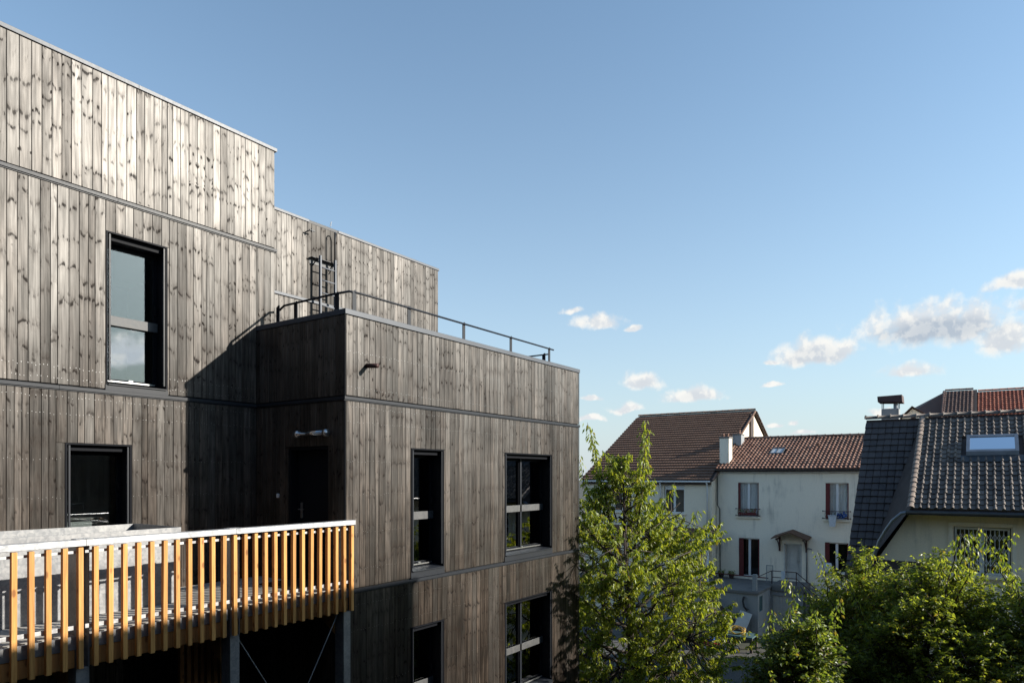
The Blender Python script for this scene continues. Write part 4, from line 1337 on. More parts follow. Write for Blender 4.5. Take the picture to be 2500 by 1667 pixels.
# verge tiles down the right gable
ridge_tiles(H0, (27.4, 3.36, 7.22), (35.4, 3.36, 11.42), 0.07, 0.33, M['tile_brown'], 'verge_tile', fat=1.05)
ridge_tiles(H0, (43.4, 3.36, 7.22), (35.4, 3.36, 11.42), 0.07, 0.33, M['tile_red'], 'verge_tile')
casement(H0, XH, 4.99, 6.10, 5.50, 6.96, curtain=False, shutters=None, transom=0.22)
casement(H0, XH, 8.0, 9.1, 5.50, 6.96, curtain=False, shutters=None, transom=0.22)
MB().cbox(XH - 0.32, XH - 0.17, 3.50, 11.0, 7.13, 7.235, 0.03).build('gutter', M['white_plastic'], H0)
MB().box(XH - 0.16, XH - 0.003, 3.55, 11.0, 7.02, 7.12).build('soffit', M['brick_dark'], H0)
for y in (6.27, 3.72):
    MB().tube([(XH - 0.2, y, 7.13), (XH - 0.08, y, 6.95), (XH - 0.08, y, 4.6)], 0.045, 8).build('downpipe', M['white_plastic'], H0, True)
# lean-to along its foot
lt = MB(); lt.poly([(26.3, 3.1, 4.32), (26.3, 10.0, 4.32), (XH - 0.004, 10.0, 4.75), (XH - 0.004, 3.1, 4.75)], (0, 0, -0.05)); lt.build('lean_to_roof', M['tile_brown'], H0)
lw = MB(); lw.box(26.6, XH - 0.01, 3.75, 3.95, 0, 4.3); lw.box(26.6, 26.8, 3.951, 10.0, 0, 4.25); lw.build('lean_to_wall', M['render_cream'], H0)
MB().tube([(26.25, 10.0, 4.29), (26.25, 3.05, 4.29)], 0.06, 8).build('lean_to_gutter', M['white_plastic'], H0, True)
MB().tube([(XH - 0.1, 3.72, 4.62), (XH - 0.4, 3.5, 4.58), (26.4, 3.3, 4.40), (26.3, 3.25, 4.28), (26.3, 3.25, 0.2)], 0.05, 8).build('downpipe', M['white_plastic'], H0, True)
MB().poly([(26.28, 3.06, 4.26), (XH, 3.06, 4.70), (XH, 3.06, 4.35), (26.28, 3.06, 4.20)], (0, 0.05, 0)).build('fascia', M['white_plastic'], H0)

# ================================================================ terrace with garage under the cream house
GA = empty('garage_terrace', (26.5, 1.5, 0), 'stained grey garage annex carrying a terrace below the cream house', 'annex')
w = MB()
wall_grid(w, 'x', 24.75, 24.95, 0.42, 7.0, 0.0, 2.08, [])
wall_grid(w, 'y', 0.42, 0.60, 24.951, X1 - 0.4, 0.0, 2.08, [(25.0, 25.55, 1.25, 1.95)])
wall_grid(w, 'x', 27.0, 27.2, -1.05, 0.418, 0.0, 1.98, [(-0.72, 0.33, 0.0, 1.76)])
w.box(27.201, X1 - 0.01, -1.05, -0.9, 0.0, 1.98)
w.build('wall', M['render_grey'], GA)
MB().cbox(24.66, X1 - 0.003, 0.36, 7.0, 2.081, 2.22, 0.015).build('terrace_slab', M['concrete'], GA)
MB().cbox(26.92, X1 - 0.003, -1.10, 0.355, 1.981, 2.30, 0.015).build('landing', M['concrete'], GA)
gd = MB()
for i in range(7):
    y = -0.71 + 1.03 * i / 7
    gd.cbox(27.06, 27.10, y + 0.003, y + 1.03 / 7 - 0.003, 0.03, 1.74, 0.004)
G_ = gd.build('garage_door', M['white_paint'], GA)
sub(MB().lathe(27.03, -0.55, [(0.02, 0.95), (0.035, 0.97), (0.02, 1.0)], 8).build('handle', M['rust_iron'], GA), G_)
MB().box(25.0, 25.55, 0.45, 0.50, 1.25, 1.95).build('cellar_window', M['teal'], GA)
for i in range(8):
    MB().cbox(27.05, 28.38, -1.10 - 0.26 * (i + 1), -1.101 - 0.26 * i, 0.0, 2.30 - 0.27 * (i + 1), 0.006).build('step', M['concrete'], GA)
MB().cbox(24.80, 24.98, 0.50, 0.68, 2.221, 2.98, 0.012).build('pillar', M['render_grey'], GA)
MB().tube([(27.9, 6.5, 2.5), (27.9, 0.75, 2.42)], 0.03, 6).build('low_pipe', M['red_shutter'], GA)
MB().tube([(24.70, 1.02, 1.95), (24.62, 1.06, 1.75), (24.62, 1.0, 1.5), (24.66, 0.88, 1.35), (24.70, 0.84, 1.4)], 0.045, 8).build('hooked_hose', M['black_rubber'], GA, True)
SR = empty('stair_railing', (27.0, -0.5, 2.3), 'rusty iron railing around the landing and steps of the cream house', 'railing')
r_ = MB()
for (z) in (2.92, 2.62):
    r_.tube([(27.0, 0.36, z), (27.0, -0.75, z), (27.0, -1.95, z - 0.98), (27.0, -3.0, z - 1.84)], 0.02, 6)
r_.build('rails', M['rust_iron'], SR)
for (y, z0, z1) in ((0.36, 2.30, 2.92), (-0.75, 2.30, 2.92), (-1.95, 1.2, 1.94), (-3.0, 0.1, 1.08)):
    MB().cyl((27.0, y, z0), (27.0, y, z1), 0.022, 6).build('baluster', M['rust_iron'], SR)
MB().tube([(27.0, 0.38, 2.92), (26.2, 0.95, 2.60)], 0.018, 6).build('hand_bar', M['rust_iron'], SR)
SG = empty('mesh_gate', (27.0, 0.45, 2.3), 'small wire mesh gate panel beside the landing', 'gate')
m_ = MB(); ringbox(m_, 26.99, 27.01, 0.30, 0.62, 2.31, 3.18, 0.025)
for k in range(1, 7):
    m_.cyl((27.0, 0.30 + 0.32 * k / 7, 2.32), (27.0, 0.30 + 0.32 * k / 7, 3.17), 0.004, 4)
for k in range(1, 14):
    m_.cyl((27.0, 0.31, 2.32 + 0.85 * k / 14), (27.0, 0.61, 2.32 + 0.85 * k / 14), 0.004, 4)
m_.build('mesh_panel', M['zinc'], SG)
TW = empty('hanging_towel', (27.0, -0.2, 2.6), 'pale towel hung over the landing railing', 'towel')
t = MB(); vs = []
for i in range(9):
    for k in range(6):
        yy = -0.08 - 0.17 * k / 5; zz = 2.945 - 0.36 * i / 8
        vs.append((26.965 + 0.012 * math.sin(k * 2.1 + i * 0.5), yy + 0.01 * math.sin(i), zz))
t.add(vs, [(i * 6 + k, i * 6 + k + 1, (i + 1) * 6 + k + 1, (i + 1) * 6 + k) for i in range(8) for k in range(5)])
t.poly([(26.965, -0.08, 2.945), (26.965, -0.25, 2.945), (27.04, -0.25, 2.94), (27.04, -0.08, 2.94)])
t.build('cloth', M['cloth'], TW, True)
for (yy, nm) in ((3.15, 'flower pot by the drainpipe corner of the terrace'), (2.62, 'flower pot beside the tall terrace window')):
    fp_ = empty('flower_pot', (28.1, yy, 2.222), 'small dark ' + nm, 'flower pot')
    MB().lathe(28.1, yy, [(0.10, 2.222), (0.14, 2.42), (0.12, 2.42)], 10).build('pot', M['brick_dark'], fp_)
    t = MB(); tuft(t, 28.1, yy, 2.50, 0.10, 0.16, 0.06, 90, 0.04, rng); t.build('foliage', M['leaf_c'], fp_)
# ================================================================ dark-tiled house on the right
H3 = empty('dark_roof_house', (17, -9, 0), 'pale house with dark rolled-tile roof, skylight and grilled window', 'house')
RX, RZ = 19.7, 9.45
EX, EZ = 15.05, 6.55                     # shallow lit slope: eave
KS = 1.075                               # fall of the steep slope per metre
YV, YL3, YR3 = -4.63, -6.32, -15.0
w = MB()
wo3 = [(-8.62, -7.32, 4.75, 6.08)]
wall_grid(w, 'x', 15.6, 15.9, YR3, -6.32, 0.0, 6.70, wo3)
w.poly([(15.6, -6.32, 0.0), (15.6, -4.95, 0.0), (15.6, -4.95, 5.0), (15.6, -5.42, 5.0), (15.6, -6.32, 6.5)][::-1], (0.3, 0, 0))
w.box(15.901, 24.2, -4.95, -4.75, 0, 5.0); w.box(15.901, 24.2, YR3, YR3 + 0.3, 0, 6.6)
w.poly([(15.95, -4.95, 5.001), (24.0, -4.95, 5.001), (RX, -4.95, 9.3)], (0, 0.2, 0))
w.poly([(15.65, YR3 + 0.002, 6.61), (23.2, YR3 + 0.002, 5.601), (23.2, YR3 + 0.002, 6.0), (RX, YR3 + 0.002, 9.3)], (0, 0.28, 0))
w.build('wall', M['render_cream'], H3)
# steep shaded slope
sv = Vector((4.6, 0, 4.6 * KS))
O_ = Vector((RX - 4.6, YV, RZ - 4.6 * KS))
MB().poly([(O_.x, YV, O_.z - 0.02), (O_.x, YL3 - 0.3, O_.z - 0.02), (RX, YL3 - 0.3, RZ - 0.02), (RX, YV, RZ - 0.02)], (0.05, 0, -0.05)).build('roof_deck', M['brick_dark'], H3)
def keep_steep(a, b):                    # stop at the valley of the raised slope
    h = (sv.length - b) * 4.6 / sv.length
    drop = KS * h - (RZ - EZ) / (RX - EX) * h
    return YV - a > YL3 + 0.60 * drop - 0.10
tile_roof(H3, O_, (0, -1, 0), sv, 1.75, sv.length, 0.21, 0.285, 'flat', M['tile_shaded'], 90, keep=keep_steep, prefer=lambda c: -c[1])
# raised shallow slope
sv2 = Vector((RX - EX, 0, RZ - EZ))
O2 = Vector((EX, YL3, EZ))
MB().poly([(EX, YL3, EZ - 0.015), (EX, YR3 - 0.2, EZ - 0.015), (RX, YR3 - 0.2, RZ - 0.015), (RX, YL3, RZ - 0.015)], (0, 0, -0.07)).build('roof_deck', M['brick_dark'], H3)
def sky_hole(a, b):
    return 1.22 < a < 2.60 and 2.75 < b < 3.95
tile_roof(H3, O2, (0, -1, 0), sv2, 8.8, sv2.length, 0.19, 0.25, 'roll', M['tile_dark'], 300 - 90, hole=sky_hole,
          prefer=lambda c: (c[1] if c[0] < 2.6 else 100 + c[1]))
# side of the raised slope: a tiled cheek that leans out to the valley
def zl(x): return EZ + (x - EX) * (RZ - EZ) / (RX - EX)
def zs(x): return RZ - (RX - x) * KS
ck = MB()
xf = 15.12
pts_top = [(RX, YL3, RZ - 0.03), (xf, YL3, zl(xf) - 0.03)]
yb_ = YL3 + 0.60 * (zl(xf + 0.3) - zs(xf + 0.3))
ck.poly([(RX, YL3, RZ - 0.02), (xf, YL3, zl(xf) - 0.02), (xf + 0.25, yb_, zs(xf + 0.25) + 0.02)])
ck.build('cheek', M['brick_dark'], H3)
ridge_tiles(H3, (EX - 0.02, YL3, EZ + 0.01), (RX, YL3, RZ + 0.01), 0.10, 0.26, M['tile_verge'], 'verge_tile', fat=1.12)
ridge_tiles(H3, (RX, YV + 0.05, RZ + 0.02), (RX, YR3, RZ + 0.02), 0.12, 0.385, M['tile_dark'], fat=1.3)
# back slope
MB().poly([(RX, YV, RZ - 0.02), (RX, YR3, RZ - 0.02), (24.4, YR3, 4.6), (24.4, YV, 4.6)], (0, 0, -0.06)).build('back_slope', M['tile_dark'], H3)
# skylight
def on3(x): return zl(x) + 0.06
sk = empty('skylight', (17.8, -8.2, 8.3)); sk.parent = H3; sk.location = Vector((17.8, -8.2, 8.3)) - BASE[H3]; 
xa, xb, ya, yb = 17.42, 18.28, -7.58, -8.86
f = MB()
for (p0, p1, q0, q1) in ((xa, xb, ya, ya - 0.09), (xa, xb, yb + 0.09, yb)):
    f.poly([(p0, q0, on3(p0)), (p1, q0, on3(p1)), (p1, q1, on3(p1)), (p0, q1, on3(p0))], (0, 0, 0.13))
for (p0, p1) in ((xa, xa + 0.10), (xb - 0.10, xb)):
    f.poly([(p0, ya - 0.0901, on3(p0)), (p1, ya - 0.0901, on3(p1)), (p1, yb + 0.0901, on3(p1)), (p0, yb + 0.0901, on3(p0))], (0, 0, 0.128))
f.build('frame', M['zinc'], sk)
MB().poly([(xa + 0.1, ya - 0.09, on3(xa + 0.1) + 0.06), (xb - 0.1, ya - 0.09, on3(xb - 0.1) + 0.06), (xb - 0.1, yb + 0.09, on3(xb - 0.1) + 0.06), (xa + 0.1, yb + 0.09, on3(xa + 0.1) + 0.06)]).build('blind', simple('skylight blind', (0.10, 0.11, 0.13), 0.7), sk)
MB().poly([(xa + 0.1, ya - 0.09, on3(xa + 0.1) + 0.10), (xb - 0.1, ya - 0.09, on3(xb - 0.1) + 0.10), (xb - 0.1, yb + 0.09, on3(xb - 0.1) + 0.10), (xa + 0.1, yb + 0.09, on3(xa + 0.1) + 0.10)]).build('pane', M['glass_house'], sk)
fl = MB()
fl.poly([(17.12, -7.45, on3(17.12) - 0.01), (xa, -7.45, on3(xa) - 0.01), (xa, -9.0, on3(xa) - 0.01), (17.12, -9.0, on3(17.12) - 0.01)], (0, 0, 0.02)).build('flashing', M['gutter_dark'], sk)
# gutter, rafters, downpipe
gt = MB(); gt.tube([(EX - 0.06, YL3 + 0.10, EZ - 0.09), (EX - 0.06, YR3, EZ - 0.09)], 0.065, 10); gt.build('gutter', M['gutter_dark'], H3, True)
for i in range(20):
    y = -6.5 - 0.43 * i
    MB().box(EX + 0.05, 15.598, y - 0.04, y + 0.04, 6.42, 6.50).build('rafter_end', M['larch_beam'], H3)
MB().tube([(EX - 0.06, YL3 + 0.08, EZ - 0.09), (EX - 0.05, YL3 + 0.22, EZ - 0.12), (EX + 0.0, YL3 + 0.45, EZ - 0.35), (EX + 0.08, YL3 + 0.62, EZ - 0.62), (EX + 0.2, YL3 + 0.80, EZ - 0.95), (EX + 0.3, -5.3, 4.9), (15.5, -5.2, 4.6), (15.5, -5.2, 0.2)], 0.05, 8).build('downpipe', M['zinc'], H3, True)
# window with folding grille
casement(H3, 15.6, -8.60, -7.34, 4.77, 6.06, curtain=False, shutters=None, sill=True, dark=True)
tr = MB(); ringbox(tr, 15.57, 15.598, -8.74, -7.20, 4.62, 6.20, 0.085); tr.build('window_surround', M['render_white'], H3)
gr = MB(); nb = 12
ys = [-8.56 + 1.18 * i / nb for i in range(nb + 1)]
for i, y in enumerate(ys):
    if i == 6: continue
    gr.box(15.655, 15.665, y - 0.007, y + 0.007, 4.80, 6.0)
for i in range(nb):
    y0, y1 = ys[i], ys[i + 1]; ym = (y0 + y1) / 2
    for zc in (5.80, 5.45, 5.10):
        for s_ in (1, -1):
            pts = [(15.66, y0, zc + s_ * 0.11), (15.66, y0 + 0.010, zc + s_ * 0.075), (15.66, ym - 0.015, zc + s_ * 0.02), (15.66, ym + 0.015, zc - s_ * 0.02), (15.66, y1 - 0.010, zc - s_ * 0.075), (15.66, y1, zc - s_ * 0.11)]
            gr.tube(pts, 0.006, 4)
gr.build('window_grille', M['white_plastic'], H3)
# chimney with sheet-metal hood
c = MB(); c.cbox(20.35, 20.85, -5.56, -5.02, 8.0, 9.86, 0.012); ch = c.build('chimney', M['render_grey'], H3)
hd = MB(); hd.add([(20.2, -5.68, 10.06), (20.2, -4.92, 10.10), (21.0, -4.92, 10.10), (21.0, -5.68, 10.06), (20.25, -5.66, 10.32), (20.25, -4.90, 10.30), (20.95, -4.90, 10.30), (20.95, -5.66, 10.32)],
                  [(0, 1, 5, 4), (1, 2, 6, 5), (2, 3, 7, 6), (3, 0, 4, 7), (4, 5, 6, 7)])
sub(hd.build('chimney_hood', M['rust_iron'], H3), ch)
lg = MB()
for (x, y) in ((20.37, -5.54), (20.37, -5.04), (20.83, -5.54), (20.83, -5.04)):
    lg.box(x - 0.012, x + 0.012, y - 0.012, y + 0.012, 9.861, 10.12)
sub(lg.build('hood_legs', M['zinc'], H3), ch)
sub(MB().lathe(20.5, -5.45, [(0.07, 9.861), (0.07, 10.05)], 10).build('flue', M['zinc'], H3), ch)

# ================================================================ far red-roofed house
H4 = empty('red_roof_house', (48, -9, 0), 'distant house with brown and bright red tiled roofs behind the dark ridge', 'house')
w = MB(); w.box(45.5, 56, -20, -5.9, 0, 11.0); w.build('wall', M['render_cream'], H4)
def slope(y0, y1, x0, z0, x1, z1, m):
    s_ = Vector((x1 - x0, 0, z1 - z0))
    MB().poly([(x0, y0, z0 - 0.02), (x0, y1, z0 - 0.02), (x1, y1, z1 - 0.02), (x1, y0, z1 - 0.02)], (0, 0, -0.06)).build('roof_deck', M['brick_dark'], H4)
    tile_roof(H4, (x0, y1, z0), (0, -1, 0), s_, y1 - y0, s_.length, 0.21, 0.30, 'soft', m)
slope(-7.68, -5.85, 44.8, 11.1, 48.6, 13.3, M['tile_farbrown'])
slope(-20.0, -7.70, 44.8, 10.95, 48.6, 13.14, M['tile_far'])
ridge_tiles(H4, (48.6, -5.85, 13.32), (48.6, -7.68, 13.32), 0.12, 0.40, M['tile_farbrown'], fat=1.05)
ridge_tiles(H4, (48.6, -7.72, 13.16), (48.6, -20.0, 13.16), 0.12, 0.40, M['tile_far'], fat=1.05)
ridge_tiles(H4, (44.8, -5.80, 11.1), (48.6, -5.80, 13.3), 0.10, 0.33, M['tile_farbrown'], 'verge_tile')
hp = MB(); hp.poly([(48.6, -5.84, 13.28), (49.0, -5.80, 13.28), (51.5, 0.2, 10.3), (46.6, -2.2, 10.6), (46.0, -5.84, 11.0)]); hp.build('hip_slope', M['tile_farbrown'], H4)
MB().poly([(48.62, -20, 13.1), (48.62, -5.85, 13.1), (53, -5.85, 10.5), (53, -20, 10.5)]).build('back_slope', M['tile_farbrown'], H4)
gb = MB(); gb.poly([(44.4, -3.3, 10.9), (44.4, -4.2, 11.85), (44.4, -5.55, 10.95), (44.4, -5.55, 9.5), (44.4, -3.3, 9.5)], (0.2, 0, 0)); G4 = gb.build('dormer', M['render_white'], H4)
sub(MB().poly([(44.1, -3.05, 10.72), (44.1, -4.2, 11.95), (46.5, -4.2, 11.95), (46.5, -3.05, 10.72)], (0, 0, 0.06)).poly([(44.1, -5.75, 10.86), (46.5, -5.75, 10.86), (46.5, -4.2, 11.95), (44.1, -4.2, 11.95)], (0, 0, 0.06)).build('dormer_roof', M['tile_farbrown'], H4), G4)
sub(MB().poly([(44.39, -3.75, 10.9), (44.39, -4.25, 11.35), (44.39, -4.8, 10.9)], (-0.02, 0, 0)).build('dormer_gable', M['brick_dark'], H4), G4)

# ================================================================ trees
def grow_tree(name, label, cat, base, trunk_r, height, envelope, n_limbs, n_twigs, leaves_per_twig, leaf_len, leaf_w, lm, seed, droop=0.7, shoots=(), twig_len=(0.35, 0.8), group=None, fork=0.22, offset=(0, 0), inside=None, up=0.35):
    """trunk and limbs as tapered tubes; leafy twigs spread through an uneven envelope; leaves are single folded faces"""
    rr = random.Random(seed)
    nr = np.random.RandomState(seed)
    T = empty(name, base, label, cat, group)
    bx, by, bz = base
    wood = MB()
    lean = Vector((rr.uniform(-0.2, 0.2), rr.uniform(-0.2, 0.2), 0))
    def axis(z):
        t = (z - bz) / height
        return Vector((bx + offset[0] * t + lean.x * math.sin(t * 3), by + offset[1] * t + lean.y * math.sin(t * 4), z))
    tp = [axis(bz + height * t / 9 * 0.9) for t in range(10)]
    wood.tube(tp, trunk_r, 8, r2=trunk_r * 0.12)
    limbs = []
    for i in range(n_limbs):
        t = fork + (0.92 - fork) * (i + rr.random()) / n_limbs
        z0 = bz + height * t * 0.88
        p = axis(z0)
        ang = i * 2.399 + rr.uniform(-0.4, 0.4)
        rad = envelope(z0 + 0.6, ang) * rr.uniform(0.75, 1.0)
        rise = rr.uniform(0.25, 0.75) * rad + up
        pts = [p]
        cur = p.copy()
        n = 6
        for k in range(1, n + 1):
            s_ = k / n
            cur = p + Vector((math.cos(ang + 0.2 * math.sin(s_ * 5 + i)) * rad * s_, math.sin(ang + 0.2 * math.sin(s_ * 5 + i)) * rad * s_, rise * s_ ** 1.3)) + Vector((rr.gauss(0, 0.04), rr.gauss(0, 0.04), rr.gauss(0, 0.04)))
            pts.append(cur)
        limbs.append(pts)
        wood.tube(pts, trunk_r * (0.42 - 0.25 * t), 6, r2=0.008)
    anchors = [p for l in limbs for p in l[1:]] + tp[3:]
    A = np.array([tuple(a) for a in anchors])
    LV, LF = [], []
    def leaf(p, d, side, L_, W_):
        nrm = d.cross(side).normalized()
        a = p + d * L_ * 0.45 + side * W_ * 0.5 + nrm * W_ * 0.18
        b = p + d * L_ * 0.45 - side * W_ * 0.5 + nrm * W_ * 0.18
        tip = p + d * L_ - Vector((0, 0, L_ * 0.12))
        k = len(LV)
        LV.extend([tuple(p), tuple(a), tuple(tip), tuple(b)])
        LF.append((k, k + 1, k + 2)); LF.append((k, k + 2, k + 3))
    def twig(p0, d, ln, n, r0=0.007):
        pts = [p0]
        cur = p0.copy(); dd = d.copy()
        for k in range(4):
            dd = (dd + Vector((rr.gauss(0, 0.12), rr.gauss(0, 0.12), rr.gauss(0, 0.10)))).normalized()
            cur = cur + dd * ln / 4
            pts.append(cur)
        wood.tube(pts, r0, 4, r2=0.002)
        for j in range(n):
            s_ = 0.12 + 0.88 * (j + rr.random()) / n
            f_ = s_ * 4; i0 = min(3, int(f_)); q = pts[i0].lerp(pts[i0 + 1], f_ - i0)
            ang = j * 2.4 + rr.uniform(-0.5, 0.5)
            sd = Vector((math.cos(ang), math.sin(ang), rr.uniform(-0.2, 0.5)))
            ld = (sd * (1 - droop) + Vector((0, 0, -1)) * droop * rr.uniform(0.5, 1.3) + dd * 0.25 + Vector((rr.gauss(0, 0.2), rr.gauss(0, 0.2), rr.gauss(0, 0.2)))).normalized()
            side = ld.cross(Vector((rr.gauss(0, 1), rr.gauss(0, 1), rr.gauss(0, 1)))).normalized()
            sc = rr.uniform(0.65, 1.2)
            leaf(q, ld, side, leaf_len * sc, leaf_w * sc)
    zlo, zhi = bz + height * fork * 0.6, bz + height
    cnt = 0; tries = 0
    while cnt < n_twigs and tries < n_twigs * 12:
        tries += 1
        z = rr.uniform(zlo, zhi)
        ang = rr.uniform(0, 2 * math.pi)
        er = envelope(z, ang)
        if er < 0.08: continue
        if rr.random() > min(1.0, er / 2.2): continue
        rad = er * math.sqrt(rr.uniform(0.12, 1.0))
        ax = axis(z)
        p = Vector((ax.x + rad * math.cos(ang), ax.y + rad * math.sin(ang), z))
        if inside and inside(p): continue
        # clumps and gaps
        g_ = math.sin(p.x * 2.9 + seed) * math.sin(p.y * 3.1 + seed * 2) * math.sin(p.z * 2.7 + seed * 3)
        if g_ < -0.10 and rr.random() < 0.88: continue
        out_ = Vector((math.cos(ang), math.sin(ang), 0))
        d = (out_ * rr.uniform(0.4, 1.0) + Vector((0, 0, rr.uniform(0.0, 0.9))) + Vector((rr.gauss(0, 0.3), rr.gauss(0, 0.3), 0))).normalized()
        ln = rr.uniform(*twig_len)
        p0 = p - d * ln * 0.6
        dist = ((A - np.array(tuple(p0))) ** 2).sum(1); k = int(dist.argmin())
        a = anchors[k]
        mid = a.lerp(p0, 0.5) + Vector((rr.gauss(0, 0.05), rr.gauss(0, 0.05), rr.gauss(0, 0.05) - 0.03))
        wood.tube([a, mid, p0], 0.012, 4, r2=0.007)
        twig(p0, d, ln, leaves_per_twig)
        cnt += 1
    for (sx, sy, z0, z1) in shoots:                      # upright leader shoots above the crown
        p0 = axis(z0 - 0.3) + Vector((sx * 0.5, sy * 0.5, 0)); p1 = Vector((axis(z1).x + sx, axis(z1).y + sy, z1))
        pts = [p0.lerp(p1, t / 6) + Vector((rr.gauss(0, 0.03), rr.gauss(0, 0.03), 0)) for t in range(7)]
        wood.tube(pts, 0.02, 5, r2=0.004)
        nl = int((z1 - z0) * 75)
        for j in range(nl):
            s_ = (j + rr.random()) / nl
            q = pts[min(5, int(s_ * 6))].lerp(pts[min(5, int(s_ * 6)) + 1], s_ * 6 - int(s_ * 6)) if s_ < 1 else p1
            ang = rr.uniform(0, 6.28)
            ld = (Vector((math.cos(ang), math.sin(ang), 0)) * 0.45 + Vector((0, 0, -0.8)) + Vector((rr.gauss(0, 0.2), rr.gauss(0, 0.2), rr.gauss(0, 0.2)))).normalized()
            q = q + Vector((math.cos(ang), math.sin(ang), 0)) * rr.uniform(0.0, 0.12)
            leaf(q, ld, ld.cross(Vector((rr.gauss(0, 1), rr.gauss(0, 1), 0.3))).normalized(), leaf_len * rr.uniform(0.8, 1.25), leaf_w * rr.uniform(0.8, 1.2))
    wood.build('trunk', M['bark'], T, True)
    crown = MB(); crown.v = LV; crown.f = LF
    crown.build('crown', lm, T)
    return T, len(LV) // 4

def lerp_tab(tab, z):
    if z <= tab[0][0]: return tab[0][1]
    for (a, ra), (b, rb) in zip(tab, tab[1:]):
        if z <= b:
            return ra + (rb - ra) * (z - a) / (b - a)
    return 0.0
def env1(z, ang):
    r_ = lerp_tab([(0.8, 1.2), (1.8, 2.0), (3.0, 2.35), (4.4, 2.6), (5.5, 2.5), (6.2, 1.9), (6.8, 1.1), (7.4, 0.65), (8.1, 0.2)], z)
    r_ *= 1.0 + 0.22 * max(0.0, math.cos(ang - 2.17)) + (0.22 * max(0.0, math.cos(ang + 0.97)) if z < 6.3 else 0.0)
    return r_ * (0.84 + 0.18 * math.sin(ang * 3 + z * 1.7) + 0.12 * math.sin(ang * 5 - z * 2.9))
def in_building(p):
    return p.x < 7.5 and p.y > -0.25
CNT = []
CNT.append(grow_tree('cherry_tree', 'tall leafy cherry tree beside the end of the timber building', 'tree', (9.3, -0.75, 0.0), 0.15, 8.6, env1, 40, 1350, 34, 0.125, 0.048, M['leaf_a'], 5, offset=(-0.35, 0.5),
          droop=0.72, shoots=[(-0.55, 0.60, 6.6, 8.85), (0.45, -0.50, 6.8, 8.95), (0.52, -0.56, 6.9, 8.7), (-0.62, 0.55, 6.8, 8.5), (-1.0, 0.85, 6.3, 8.1), (0.9, -1.0, 6.0, 7.3), (-0.15, -0.7, 6.4, 7.9), (1.3, -1.5, 5.6, 6.6)], inside=in_building)[1])
def env_gen(tab, k1=3, k2=5, s=0.0):
    def f(z, ang):
        return lerp_tab(tab, z) * (0.85 + 0.17 * math.sin(ang * k1 + z * 2.1 + s) + 0.13 * math.sin(ang * k2 - z * 3.1 + s * 2))
    return f
CNT.append(grow_tree('plum_tree', 'dense plum tree in front of the grilled window', 'tree', (9.4, -7.1, 0.0), 0.11, 6.35,
          env_gen([(0.6, 1.2), (2.0, 1.9), (3.6, 2.1), (4.5, 1.8), (5.1, 1.15), (5.6, 0.5), (5.9, 0.1)], 3, 5, 1.0), 28, 2000, 34, 0.085, 0.044, M['leaf_b'], 21, droop=0.35,
          shoots=[(0.79, -1.49, 4.35, 5.49), (0.66, -0.81, 5.07, 6.42), (1.2, -1.41, 5.33, 6.31), (0.12, 1.32, 4.53, 5.65), (-0.85, -0.23, 4.98, 5.96), (-0.83, -0.19, 4.74, 5.9), (-0.8, -0.81, 5.11, 6.17), (-0.12, -0.63, 5.37, 6.35), (1.01, 0.17, 4.22, 5.44), (-0.94, 1.48, 4.04, 5.36), (-1.14, -0.5, 5.15, 6.41), (0.63, 1.31, 4.74, 5.88)], up=0.5, twig_len=(0.5, 1.15))[1])
CNT.append(grow_tree('plum_tree', 'dense plum tree cut by the right edge of the picture', 'tree', (9.8, -9.45, 0.0), 0.11, 6.05,
          env_gen([(0.6, 1.2), (2.0, 1.9), (3.6, 2.1), (4.6, 1.7), (5.2, 1.0), (5.7, 0.3)], 4, 5, 2.2), 26, 1700, 34, 0.085, 0.044, M['leaf_b'], 33, droop=0.35,
          shoots=[(-1.02, -0.21, 5.19, 6.32), (0.67, 1.48, 4.96, 6.3), (0.13, -0.17, 4.11, 5.19), (-1.39, -1.42, 4.07, 5.23), (-0.54, -0.36, 4.84, 6.16), (0.08, 0.18, 4.98, 6.04), (-1.43, -0.52, 4.93, 5.96), (0.03, 1.5, 4.27, 5.51), (-0.95, 1.18, 4.59, 5.88), (0.7, 1.22, 4.6, 5.88), (0.87, -0.44, 4.48, 5.85)], up=0.5, twig_len=(0.5, 1.15))[1])
CNT.append(grow_tree('plum_tree', 'leafy plum tree in front of the steep dark roof corner', 'tree', (10.0, -5.65, 0.0), 0.09, 5.75,
          env_gen([(0.5, 0.9), (2.0, 1.35), (3.4, 1.45), (4.4, 1.25), (5.2, 0.75), (5.8, 0.15)], 3, 4, 0.4), 20, 1000, 34, 0.085, 0.044, M['leaf_b'], 45, droop=0.35,
          shoots=[(-0.58, 1.09, 4.1, 4.99), (0.74, -0.05, 4.4, 5.35), (-0.77, 0.3, 4.1, 5.14), (0.05, 0.53, 4.46, 5.42), (-0.96, 0.57, 4.51, 5.45), (-0.44, -1.03, 3.73, 4.78), (-0.06, 0.48, 3.66, 4.72), (0.47, 0.93, 4.85, 5.7), (0.66, -0.12, 3.94, 5.01)], up=0.5, twig_len=(0.5, 1.1))[1])
CNT.append(grow_tree('lilac_bush', 'lilac bush with upright pale shoots left of the plum trees', 'bush', (6.5, -5.15, 0.0), 0.06, 4.9,
          env_gen([(0.2, 1.0), (1.8, 1.4), (3.0, 1.1), (3.9, 0.8), (4.5, 0.45), (5.0, 0.08)], 3, 5, 3.0), 20, 1150, 30, 0.085, 0.058, M['leaf_c'], 57, droop=0.3,
          shoots=[(0.05, 0.20, 3.8, 5.55), (-0.3, -0.35, 3.6, 5.1), (0.2, 0.6, 3.2, 4.9), (0.5, -0.6, 3.6, 5.2)], up=0.6, twig_len=(0.5, 1.0))[1])
